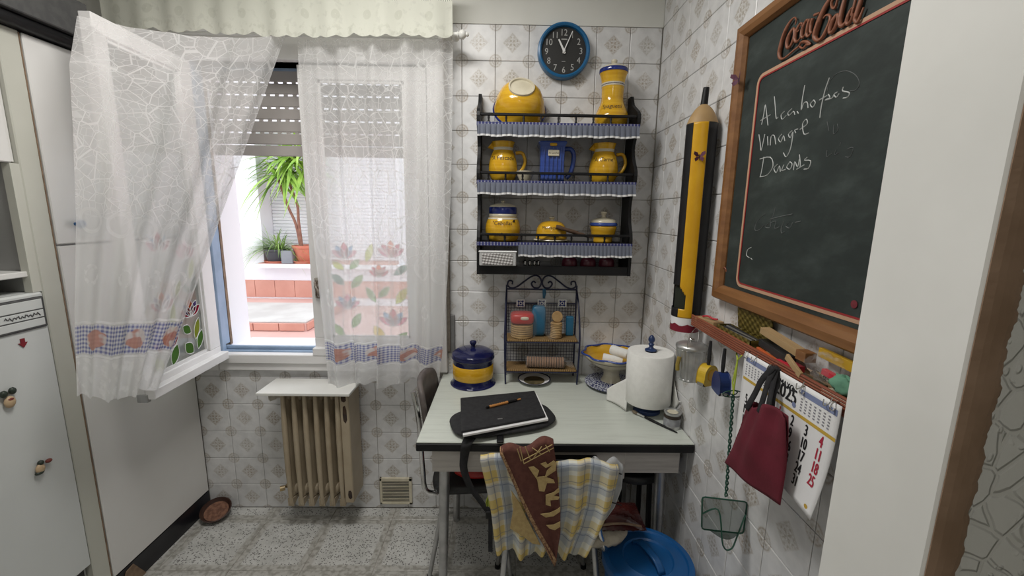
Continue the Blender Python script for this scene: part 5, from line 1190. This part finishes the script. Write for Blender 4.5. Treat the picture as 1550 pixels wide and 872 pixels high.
flat_loop(rrect(LY, YB+.07, LZ0, LZ1, .022, BF-.001), .008, 'cream_line', mat('cream_line_paint', (.50, .31, .20), .6)); flat_loop(rrect(LY-.006, YB+.076, LZ0+.006, LZ1-.006, .018, BF-.0012), .004, 'red_line', mat('red_line_paint', (.30, .02, .02), .6))
# raised script lettering, traced as brush strokes
M_copper = mottled('copper_brown_paint', (.27, .10, .055), (.22, .08, .04), 20, .5)
def zb7(x, y): return onx(1130+x/5.448, y/5.448, BF-.006)
strokes = [
 ([(402, 205), (412, 165), (400, 145), (372, 165), (330, 235), (295, 330), (274, 425), (276, 475), (300, 485), (345, 455), (390, 415), (430, 385)], [3, 4, 4, 6, 9, 10, 11, 9, 6, 5, 5, 6]),
 ([(430, 385), (455, 350), (500, 345), (530, 365), (500, 368), (465, 398), (440, 385)], [5, 7, 8, 3, 7, 5, 5]),
 ([(385, 235), (352, 290), (335, 355), (340, 395), (362, 380), (390, 320), (400, 260), (388, 232)], [7, 10, 11, 8, 7, 9, 9, 6]),
 ([(398, 250), (420, 262), (435, 245)], [4, 4, 3]),
 ([(452, 215), (458, 195), (440, 200), (412, 255), (400, 315), (410, 345), (432, 330), (455, 290)], [5, 5, 6, 9, 10, 7, 5, 4]),
 ([(510, 165), (490, 175), (462, 235), (455, 295), (466, 310), (490, 275), (512, 205), (520, 160)], [6, 7, 9, 9, 6, 6, 8, 6]),
 ([(524, 155), (508, 220), (498, 280), (510, 300), (535, 270)], [9, 9, 9, 6, 4]), ([(548, 150), (535, 200), (528, 260), (540, 270)], [8, 8, 7, 4]), ([(560, 125), (605, 105)], [7, 5]),
 ([(742, 30), (752, -10), (735, -40), (700, -20), (650, 60), (605, 165), (572, 265), (568, 315), (590, 332), (625, 310), (665, 240), (690, 175), (688, 130), (660, 125), (635, 150)], [5, 5, 6, 8, 11, 13, 13, 12, 9, 8, 9, 8, 6, 5, 4]),
 ([(745, 30), (730, 65), (708, 60), (703, 20), (720, -15)], [6, 6, 6, 6, 5]),
 ([(748, 120), (715, 165), (692, 230), (690, 270), (712, 260), (742, 205), (758, 140), (748, 118)], [8, 10, 11, 8, 8, 9, 8, 6]), ([(756, 135), (778, 120), (800, 80)], [4, 4, 3]),
 ([(850, -40), (835, -55), (810, 0), (785, 100), (772, 180), (785, 215), (812, 190), (835, 140)], [5, 6, 9, 11, 11, 9, 6, 4]),
 ([(890, 70), (868, 75), (840, 130), (828, 180), (838, 200), (862, 170), (885, 110)], [6, 7, 9, 9, 7, 7, 7]),
 ([(960, -50), (940, 20), (912, 110), (900, 165), (915, 185), (940, 130), (968, 60)], [6, 9, 10, 10, 7, 5, 4]), ([(905, -20), (885, 60), (865, 130)], [6, 6, 5])]
for pts, ws in strokes:
    P_ = [zb7(*q) for q in pts]; W_ = [V((w, 0, 0)) for w in ws]; P_ = spline(P_, 4); W_ = [w.x*.00046 for w in spline(W_, 4)]
    MB().tube(P_, W_, 6).build('script_letter', M_copper, cb, smooth=60)
# chalk handwriting
M_chalk = mat('white_chalk', (.52, .54, .53), .95); M_chalkfaint = mat('faint_chalk', (.13, .14, .14), .95)
def z5(x, y): return onx(1080+x/2.906, y/2.906, BF-.0006)
def z6(x, y): return onx(1080+x/2.906, 280+y/2.906, BF-.0006)
def word(lines, zf, m_, nm, r=.0013):
    mb = MB()
    for pts in lines: mb.tube(spline([zf(*q) for q in pts], 3) if len(pts) > 2 else [zf(*q) for q in pts], r, 4)
    mb.build(nm, m_, cb)
word([[(212, 548), (222, 500), (228, 462), (234, 500), (240, 552)], [(208, 530), (250, 505)], [(268, 425), (272, 470), (276, 520), (284, 515)], [(312, 490), (298, 505), (302, 525), (320, 508)], [(345, 478), (328, 495), (332, 508), (352, 490), (358, 505)], [(368, 490), (374, 500)], [(402, 375), (392, 430), (386, 485), (396, 455), (412, 450), (416, 475)], [(440, 440), (426, 458), (436, 472), (448, 452), (440, 440)], [(510, 342), (490, 400), (474, 470), (468, 518)], [(466, 440), (500, 420)], [(505, 415), (512, 430), (492, 440), (520, 432), (528, 420)], [(545, 405), (530, 415), (540, 428), (552, 412)], [(572, 382), (568, 400), (598, 408), (588, 428), (570, 432)]], z5, M_chalk, 'chalk_word')
word([[(200, 592), (206, 630), (210, 662), (226, 590)], [(238, 600), (240, 640)], [(250, 640), (254, 600), (268, 598), (274, 635)], [(300, 590), (286, 610), (296, 625), (308, 598), (314, 620)], [(346, 575), (330, 590), (338, 606), (350, 580), (340, 650), (320, 690), (308, 672)], [(362, 585), (358, 572), (372, 568)], [(380, 570), (412, 545), (408, 525), (392, 545), (398, 590), (418, 585)]], z5, M_chalk, 'chalk_word')
word([[(222, 690), (214, 740), (206, 778)], [(204, 700), (250, 692), (262, 730), (236, 770), (204, 778)], [(282, 722), (266, 740), (276, 760), (290, 730), (294, 755)], [(310, 725), (300, 750), (318, 745)], [(336, 712), (322, 735), (336, 745), (346, 722), (336, 712)], [(352, 748), (358, 712), (370, 735), (378, 700)], [(378, 680), (382, 730), (366, 745), (400, 725)], [(412, 692), (400, 705), (428, 708), (418, 740), (398, 745)]], z5, M_chalk, 'chalk_word')
word([[(228, 128), (205, 145), (185, 175), (184, 200), (205, 195), (222, 175)], [(240, 170), (228, 185), (248, 188), (252, 168)], [(272, 100), (262, 135), (250, 165), (275, 160), (268, 190), (290, 185)], [(250, 150), (300, 138), (348, 128)], [(310, 160), (298, 190), (300, 212), (312, 205)], [(330, 165), (318, 180), (335, 190), (348, 165)], [(360, 165), (385, 160)]], z6, M_chalkfaint, 'chalk_word', .001)
word([[(166, 275), (150, 285), (146, 310), (158, 320)], [(164, 322), (170, 328)]], z6, M_chalk, 'chalk_mark', .0011)
for k_, w_ in enumerate([[[(500, 400), (510, 360), (540, 325), (585, 312), (625, 330), (642, 365), (628, 395), (600, 400)]], [[(500, 535), (508, 575)], [(530, 548), (528, 590), (548, 570), (545, 545)]], [[(500, 660), (498, 690), (520, 675)], [(540, 655), (532, 680), (550, 672)], [(590, 655), (615, 650), (600, 690), (580, 690)], [(560, 625), (556, 642)]]]): word(w_, z5, M_chalkfaint, 'chalk_mark', .0008)
mb = MB().lathe(z6(620, 525)+V((-.001, 0, 0)), [(.008, 0), (0, .001)], 16, (-1, 0, 0)); mb.build('red_mark', mat('dull_red_chalk', (.16, .02, .03), .9), cb)
a = onx(1121, 121, XR-.034); butterfly('purple butterfly decoration clipped to the chalkboard frame', a+V((-.003, 0, 0)), (-1, -.25, 0), .016)
a = onx(1099, 408, XR-.034); tag(MB().tube(spline([a+V((-.002, .01, 0)), a+V((-.004, .004, .006)), a+V((-.003, -.004, .002)), a+V((-.002, -.006, -.006))], 4), .0016, 6).build('wire_hook', M_shelfwood), 'tiny brown wire hook on the lower chalkboard frame', 'hook')
# ------------------------------------------------------------------ ledge shelf under the board
SX, SY0, SY1, SZ0, SZ1 = XR-.062, -.672, -1.402, 1.205, 1.240
t = thing('ledge_shelf', 'reddish wooden ledge shelf with ridged front below the chalkboard', 'shelf', (XR-.03, -1.03, SZ0))
MB().bbox(SX+.003, XR-.0005, SY1, SY0, SZ0+.012, SZ1-.012, .002).build('board', M_ply, t)
for k in range(6):
    z = SZ0+.001+k*.0062; MB().tube([(SX+.003, SY1, z+.003), (SX+.003, SY0, z+.003)], .0034, 8).build('ridge', M_shelfwood, t, smooth=True)
MB().bbox(SX+.002, SX+.010, SY1, SY0, SZ0, SZ1-.001, .001).bbox(SX+.003, XR-.0005, SY0-.010, SY0-.0, SZ0+.0, SZ1-.001, .001).build('front_strip', M_shelfwood, t)
for px, py in ((1134.5, 535), (1171, 555), (1221, 588), (1268, 612)):
    a = onx(px, py, SX-.002); MB().tube(spline([V((SX+.001, a.y, a.z+.004)), V((SX-.010, a.y, a.z+.004)), V((SX-.016, a.y, a.z-.006)), V((SX-.010, a.y, a.z-.013)), V((SX-.006, a.y, a.z-.008))], 4), .0016, 6).build('cup_hook', M_chrome, t, smooth=True)
ST = SZ1-.0115                      # top surface of the ledge
def on_ledge(px, py): return onx(px, py, XR-.035)
# open tin
a, b = on_ledge(1096, 505), on_ledge(1148, 525)
y0, y1 = -.835, -1.010
M_tin = mottled('embossed_gold_tin', (.13, .10, .02), (.09, .065, .012), 70, .4, .5)
def _tin(t, b):
    x, y, z = xyz(t, coords(t)); h = (y*260.).sin()*((z*330.).sin()); setc(t, b, mix(t, h.step(-.3, .5), (.10, .075, .012), (.22, .17, .04))); bump(t, b, h, .5, .002)
M_tinp = mat('embossed_tin', (.2, .15, .03), .45, .4, nodes=_tin)
t = thing('open_tin', 'embossed gold tin with raised lid holding small tools on the ledge', 'tin', (XR-.035, (y0+y1)/2, ST))
ti = MB(); x0, x1 = XR-.058, XR-.016
ti.box(x0, x1, y1, y0, ST, ST+.002).box(x0, x0+.002, y1, y0, ST+.002, ST+.026).box(x1-.002, x1, y1, y0, ST+.002, ST+.026).box(x0, x1, y1, y1+.002, ST+.002, ST+.026).box(x0, x1, y0-.002, y0, ST+.002, ST+.026).build('tin_body', M_tinp, t)
MB().obox((XR-.0135, (y0+y1)/2-.022, ST+.054), ((1, 0, .12), (0, 1, 0), (-.12, 0, 1)), (.0025, (y0-y1)/2-.008, .030)).build('tin_lid', M_tinp, t, bevel=.002)
for k in range(4): MB().tube([(x0+.008+k*.008, y0-.012, ST+.018+.002*k), (x0+.012+k*.006, y1+.012, ST+.022)], .0032, 6).build('small_tool', M_matblack if k % 2 else M_steel, t)
# small things at the window end of the ledge
a = V((XR-.032, -.735, ST)); tag(MB().obox(a+V((0, 0, .0075)), ((1, .3, 0), (-.3, 1, 0), (0, 0, 1)), (.020, .040, .007)).build('flat_box', M_ply, bevel=.001), 'flat cardboard box at the end of the ledge shelf', 'box')
tag(MB().tube(spline([a+V((-.012, .02, .018)), a+V((-.006, 0, .024)), a+V((.002, -.02, .020)), a+V((.008, -.035, .022))], 4), [.003]*13, 6).build('red_clip', M_red), 'little dark red clip lying on the cardboard box', 'clip')
# folding rule, plane, stripes
t = thing('folding_rule', 'pale wooden folding rule stack leaning on the ledge shelf', 'ruler', (XR-.03, -1.0, ST))
def plank(a, b, w, h, m_, nm, parent=None, up=(0, 0, 1)):
    a, b = V(a), V(b); d = (b-a).normalized(); s_ = d.cross(V(up)).normalized(); u_ = s_.cross(d); return MB().obox((a+b)/2, (d, s_, u_), ((b-a).length/2, w/2, h/2)).build(nm, m_, parent, bevel=.0008)
for k in range(5): plank((XR-.050+k*.0048, -1.035, ST+.062), (XR-.050+k*.0048, -1.190, ST+.046), .0044, .016, M_ply, 'rule_blade', t)
plank((XR-.053, -1.185, ST+.047), (XR-.028, -1.185, ST+.047), .03, .021, M_boardwood, 'end_cap', t)
plank((XR-.057, -1.150, ST+.034), (XR-.060, -1.205, ST+.010), .006, .014, M_ply, 'rule_blade', t)
t = thing('block_plane', 'black and orange hand tool lying under the folding rule', 'hand tool', (XR-.04, -.99, ST))
plank((XR-.036, -1.03, ST+.030), (XR-.036, -1.135, ST+.020), .026, .018, M_blackvinyl, 'tool_body', t); plank((XR-.053, -1.035, ST+.013), (XR-.053, -1.115, ST+.007), .007, .012, mat('orange_plastic', (.55, .11, .03), .4), 'orange_edge', t); plank((XR-.040, -1.115, ST+.009), (XR-.040, -1.165, ST+.008), .034, .014, M_red, 'red_end', t)
def crumple(c, h, seed, n=(14, 10)):
    c = V(c)
    def f(u, v):
        a, b = 2*pi*u, pi*(v-.5); k = 1+.16*sin(a*3+seed)*cos(b*4)+.12*sin(a*7+b*5+seed*2); return c+V((h[0]*cos(b)*cos(a)*k, h[1]*cos(b)*sin(a)*k, h[2]*sin(b)*k))
    return MB().grid(f, *n)
t = thing('screw_bag', 'clear plastic bag of screws crumpled on the ledge shelf', 'plastic bag', (XR-.035, -1.15, ST))
crumple((XR-.034, -1.235, ST+.038), (.023, .045, .028), 1.3, (26, 16)).build('bag_film', M_clear, t, smooth=30)
for k in range(8): a = V((XR-.040+.012*sin(k*2.3), -1.21-k*.007, ST+.018+.004*(k % 3))); MB().tube([a, a+V((.004*cos(k), .013, .003))], [.003, .0012], 6).build('screw', M_chrome if k % 2 else M_brownwood, t)
plank((XR-.018, -1.195, ST+.060), (XR-.014, -1.385, ST+.054), .010, .020, mottled('yellow_plastic', (.55, .34, .02), (.48, .28, .015), 20, .4), 'tmp')
tag(bpy.data.objects['tmp'], 'yellow plastic level lying along the back of the ledge', 'level'); bpy.data.objects['tmp'].name = 'spirit_level'
o = plank((XR-.053, -1.195, ST+.0065), (XR-.053, -1.262, ST+.0065), .016, .012, mottled('dull_brass', (.10, .085, .04), (.07, .06, .03), 20, .4, .4), 'brass_bar'); tag(o, 'dull brass bar on the front of the ledge below the screw bag', 'bar')
o = plank((XR-.045, -1.245, ST+.036), (XR-.045, -1.325, ST+.032), .010, .012, M_red, 'red_stick'); tag(o, 'short dark red stick resting on the ledge', 'stick')
o = plank((XR-.050, -1.266, ST+.005), (XR-.050, -1.36, ST+.005), .022, .009, M_cream, 'cream_block'); tag(o, 'flat cream block at the ledge front below the green sponge', 'block')
tag(crumple((XR-.045, -1.300, ST+.028), (.017, .030, .018), .4, (18, 12)).build('green_sponge', mottled('green_foam', (.13, .30, .20), (.10, .24, .16), 40, .9), smooth=80), 'green sponge on the cream block on the ledge', 'sponge')
# ------------------------------------------------------------------ hanging under the ledge
# little galvanised bin
bb = V((XR-.060, -.690, 1.022)); t = thing('mini_dustbin', 'miniature galvanised dustbin hanging by its handle under the ledge', 'bucket', bb)
mb = MB(); pf = [(.036, 0), (.038, .004), (.0365, .007), (.046, .105), (.048, .108), (.047, .112)]
def rib(u, v):
    i = v*(len(pf)-1); k = min(int(i), len(pf)-2); r, z = [lerp(pf[k][j], pf[k+1][j], i-k) for j in (0, 1)]; r += .0018*sin(u*2*pi*16)*(1 if .3 < v < .85 else 0); return (bb.x+r*cos(2*pi*u), bb.y+r*sin(2*pi*u), bb.z+z)
mb.grid(rib, 96, 20).lathe(bb, [(.036, 0), (0, 0)], 24); mb.build('bin_body', M_galv, t, smooth=60)
MB().lathe(bb, [(.0495, .110), (.051, .114), (.050, .120), (.042, .125), (.02, .130), (0, .131)], 40).build('bin_lid', M_galv, t, smooth=60)
MB().bbox(bb.x-.008, bb.x+.008, bb.y-.003, bb.y+.003, bb.z+.130, bb.z+.142, .002).build('lid_grip', M_chrome, t)
MB().tube(spline([bb+V((-.030, -.036, .110)), bb+V((-.028, -.034, .150)), bb+V((.0, -.01, .178)), bb+V((.028, .02, .165)), bb+V((.034, .030, .110))], 6), .0014, 6).build('wire_handle', M_chrome, t, smooth=True)
a = onx(1062, 560, XR-.105)
MB().tube([bb+V((-.047, -.02, .085)), bb+V((-.052, -.022, .06)), bb+V((-.05, -.02, .04))], .007, 8).build('yellow_tag', mottled('mustard_tag', (.35, .27, .05), (.28, .2, .04), 30, .6), t, smooth=True)
# tape measures
def tape(label, px_top, px_mid, x, col, s, yaw, strap):
    top = onx(*px_top, x); mid = onx(*px_mid, x); t = thing('tape_measure', label, 'tape measure', (x, mid.y, mid.z-s), 'tape measures under the ledge'); ca, sa = cos(yaw), sin(yaw)
    ex_, ey_, ez_ = V((ca, sa, 0)), V((-sa, ca, 0)), V((0, 0, 1)); mid = V((x, mid.y, mid.z))
    out = [(-.9, -.95), (.75, -1.0), (1.0, -.75), (1.0, -.1), (.75, .55), (.2, .95), (-.45, .9), (-.9, .45), (-1.0, -.2)]
    c = MB().prism([mid+ex_*(q[0]*s)+ez_*(q[1]*s)-ey_*s*.5 for q in spline([(a, b, 0) for a, b in out], 3, True)], ey_*s*1.0).build('case', col, t, bevel=.003)
    MB().lathe(mid-ey_*s*.5, [(s*.62, 0), (s*.62, .0015), (s*.5, .0022), (0, .0022)], 20, -ey_).build('side_disc', strap[1], c)
    MB().obox(mid+ex_*(-s*.95)+ez_*(-s*.75), (ex_, ey_, ez_), (.0025, s*.34, s*.30)).build('tape_tip', M_chrome, t)
    MB().obox(mid+ez_*(-s*1.02)+ex_*(-.1*s), (ex_, ey_, ez_), (s*.8, s*.45, .003)).build('rubber_foot', M_blackvinyl, t)
    a_ = mid+ez_*(s*.85); top = V((top.x, mid.y, SZ0-.002)); MB().tube([a_, a_+V((0, 0, .02)), a_.lerp(top, .5), top], [.004, .0055, .0055, .004], 6).build('wrist_strap', M_matblack, t, smooth=True)
tape('yellow tape measure with steel tip hanging from the ledge', (1073, 508), (1071, 566), XR-.075, mottled('yellow_abs', (.62, .42, .03), (.55, .36, .02), 20, .4), .029, .5, (0, M_pyel))
tape('blue tape measure hanging on a black strap from the ledge', (1098, 525), (1092, 578), XR-.070, mottled('navy_abs', (.012, .03, .13), (.016, .035, .15), 20, .35), .029, 1.45, (0, mottled('dark_navy_label', (.05, .06, .12), (.03, .04, .09), 40, .5)))
# fishing net on a green twisted handle
hk = onx(1118, 545, XR-.055); t = thing('fish_net', 'small green aquarium net hanging from the ledge by a lime cord', 'net', (XR-.06, hk.y, .66))
yn = onx(1101, 750, XR-.062).y
M_lime = mat('lime_cord', (.45, .55, .06), .6); M_gr = mat('dark_green_wire', (.012, .07, .045), .45)
nt0 = onx(1110, 596, XR-.058); nb = V(onx(1099, 752, XR-.062)); 
MB().tube(spline([V((XR-.02, hk.y+.065, SZ0-.002)), V((XR-.045, hk.y+.03, SZ0-.012)), V((XR-.058, hk.y, SZ0-.022)), V((XR-.058, nt0.y, nt0.z))], 5), .0022, 6).tube([V((XR-.058, hk.y, SZ0-.022)), V((XR-.060, nt0.y+.006, nt0.z+.03)), V((XR-.059, nt0.y-.004, nt0.z))], .0020, 6).tube([V((XR-.058, hk.y, SZ0-.020)), V((SX-.004, hk.y-.03, SZ0+.004))], .002, 6).build('lime_cord', M_lime, t, smooth=True)
for ph in (0, pi):
    N = 60; MB().tube([V((0, 0, 0))+nt0.lerp(nb, k/N)+V((.0030*cos(k*.9+ph), .0030*sin(k*.9+ph), 0)) for k in range(N+1)], .0022, 6).build('twisted_wire', M_gr, t, smooth=True)
ang = lambda a, b: nt0+V((0.010*0+a*.5, b*.0-a*.8, b))
for sgn in (-1, 1): MB().tube([nt0+V((-.012*abs(0)+.022*sgn*.45*cos(k), .0, 0))+V((.02*sgn*.5+.018*.5*sgn*cos(2*pi*k/14), -.0, .010*sin(2*pi*k/14))) for k in range(14)], .0016, 5, True).build('bow_loop', M_gr, t)
w0 = ony(1063, 752, yn); w1 = ony(1133, 760, yn); w2 = ony(1131, 808, yn); w3 = ony(1062, 801, yn)
w1 = V((min(w1.x, XR-.004), w1.y, w1.z)); w2 = V((min(w2.x, XR-.004), w2.y, w2.z)); cor = [w0, w1, w2, w3]
loop = []
for i in range(4):
    p, q, r_ = cor[i-1], cor[i], cor[(i+1) % 4]; d1 = (p-q).normalized()*.008; d2 = (r_-q).normalized()*.008; loop += [q+d1, q+d1*.3+d2*.3, q+d2]
MB().tube(loop, .0022, 6, True).build('net_frame', M_gr, t, smooth=True)
def netf(u, v):
    p = w0.lerp(w1, u).lerp(w3.lerp(w2, u), v); dpt = sin(pi*u)*sin(pi*min(1, v*1.0)); q = V(p); q.y += -.035*dpt; q.z += -.045*dpt*(.6+.4*v); q.x += .010*sin(v*5)*dpt; return q
MB().grid(netf, 16, 16).build('netting', M_netmesh, t, smooth=80)
mb = MB(); mb.tube(spline([w0.lerp(w3, .52), w0.lerp(w2, .3)+V((0, -.02, .008)), w3.lerp(w2, .35)+V((0, -.04, -.012)), w3.lerp(w2, .55)+V((0, -.04, -.02)), w3.lerp(w2, .7)+V((0, -.03, .01)), w1.lerp(w2, .35)+V((-.012, -.015, 0)), w1.lerp(w2, .45)], 5), .0022, 5); mb.build('net_fold', M_gr, t, smooth=True)
# calendar
CXp = XR-.067; cy0 = onx(1127, 541, CXp).y; cy1 = onx(1275, 616, CXp).y; cz1 = onx(1275, 616, CXp).z; cz0 = onx(1224, 772, CXp).z
t = thing('wall_calendar', 'paper wall calendar showing May hanging from the ledge hooks', 'calendar', (CXp, -1.1, cz0))
def cal(u, v, o=0): return V((CXp-.0-o-.018*(u**3)*(1-v)**2, lerp(cy0, cy1, u)+.012*(1-v)**2*u, lerp(cz0, cz1, v)))
MB().grid(cal, 24, 24).build('page', M_paper, t, smooth=80, thick=.0015)
U = lambda u, v, o=.0012: cal(u, v, o)
def patch(u0, u1, v0, v1, m_, nm): MB().grid(lambda u, v: U(lerp(u0, u1, u), lerp(v0, v1, v)), 10, 4).build(nm, m_, t)
m_gold = mat('gold_print', (.55, .36, .05), .6); m_bl = mat('blue_grey_print', (.20, .24, .40), .6); m_bk = mat('black_print', (.015, .015, .018), .6); m_rd = mat('crimson_print', (.42, .02, .05), .6); m_gy = mat('grey_print', (.25, .25, .28), .6)
patch(0.02, 1, .705, .735, m_gold, 'gold_bar'); patch(.03, .31, .905, .955, m_bl, 'blue_bar'); patch(.67, .98, .905, .955, m_bl, 'blue_bar')
def ctext(body, u, v, s_, m_, nm='day_number', sx=.8):
    vs, fs = text_mesh(body, s_); mb = MB(); W_, H_ = (cy0-cy1), (cz1-cz0)
    for du, dv in ((0, 0), (.03, .0), (-.03, 0), (0, .02)): mb.add([U(u+(q.x*sx+du*s_)/W_, v+(q.y+dv*s_)/H_, .0014) for q in vs], fs)
    return mb.build(nm, m_, t)
ctext('MAYO', .53, .885, .020, m_bk, 'month_name', .85)
ctext('2025', .53, .785, .045, m_bk, 'year_number', .82)
days = {(3, 0): 1, (4, 0): 2, (5, 0): 3, (6, 0): 4}
for d in range(1, 32):
    i = (d+2) % 7; r_ = (d+2)//7; u = .095+i*.135; v = .590-r_*.118
    ctext(str(d), u, v, .034, m_rd if i == 6 or d == 1 else m_bk, 'day_number', .56)
for u0 in (.05, .69):
    mb = MB()
    for c in range(7):
        for r_ in range(5): p_ = U(u0+c*.040, .875-r_*.026, .0014); mb.box(p_.x-.0002, p_.x+.0001, p_.y-.0025, p_.y+.0025, p_.z-.0014, p_.z+.0014)
    mb.build('small_month_print', m_gy, t)
mb = MB().lathe(U(.60, .905, .0014), [(.0055, 0), (0, 0)], 14, (-1, 0, 0)); mb.build('moon_mark', m_bk, t); mb = MB().lathe(U(.625, .78, .0014), [(.006, 0), (0, 0)], 14, (-1, 0, 0)); mb.build('blue_mark', m_bl, t); mb = MB().lathe(U(.93, .06, .0016), [(.005, 0), (0, 0)], 14, (-1, 0, 0)); mb.build('gold_mark', m_gold, t)
for u in (.14, .66, .90): p_ = U(u, .99, .001); MB().tube(spline([p_+V((-.004, .006, .0)), p_+V((-.008, .0, -.010)), p_+V((-.004, -.008, -.002)), p_+V((.002, -.006, .008))], 4), .0012, 6).build('hanging_hook', M_chrome, t)
# red cloth bag
BGX = XR-.098
t = thing('cloth_bag', 'dark red cloth bag hanging by black straps over the calendar', 'bag', (BGX, -1.08, .89))
BLp = [onx(*q, BGX) for q in ((1134, 604), (1122, 645), (1108, 680), (1097, 700))]; BRp = [onx(*q, BGX) for q in ((1191, 629), (1191, 670), (1189, 710), (1180, 765))]
def rbag(u, v, s_):
    p = poly_at(BLp, v).lerp(poly_at(BRp, v), u); th_ = .020*sin(pi*u)**.6*(.35+.65*sin(pi*min(1, v*.9+.1))); p.x += -s_*th_+.004*sin(u*17+v*3)*(1-v)*s_+.003*sin(u*9); 
    if v < .15: p.z += -.012*sin(pi*u*2.2)*(1-v/.15)*(1 if s_ > 0 else .3)
    return p
M_redcl = mottled('crimson_canvas', (.135, .008, .022), (.105, .006, .016), 16, .85, bstr=.25)
mb = MB().grid(lambda u, v: rbag(u, v, 1), 28, 28); mb.grid(lambda u, v: rbag(u, v, -.5), 28, 28); mb.build('bag_body', M_redcl, t, smooth=80, thick=.0015)
hkp = onx(1158, 556, BGX-.0); hkp = V((XR-.074, hkp.y, hkp.z))
for e_, off in ((onx(1131, 612, BGX-.012), -.004), (onx(1150, 618, BGX-.014), .0), (onx(1163, 621, BGX-.010), .004), (onx(1170, 620, BGX+.004), .008)):
    pp_ = spline([hkp+V((off, 0, 0)), hkp.lerp(e_, .35)+V((off*1.2, .004, 0)), hkp.lerp(e_, .7), e_+V((0, 0, -.012))], 5)
    MB().grid(lambda u, v: poly_at(pp_, v)+V((-.002*u, (u-.5)*.013, (u-.5)*.005)), 2, 16).build('bag_strap', M_matblack, t, smooth=80, thick=.002)
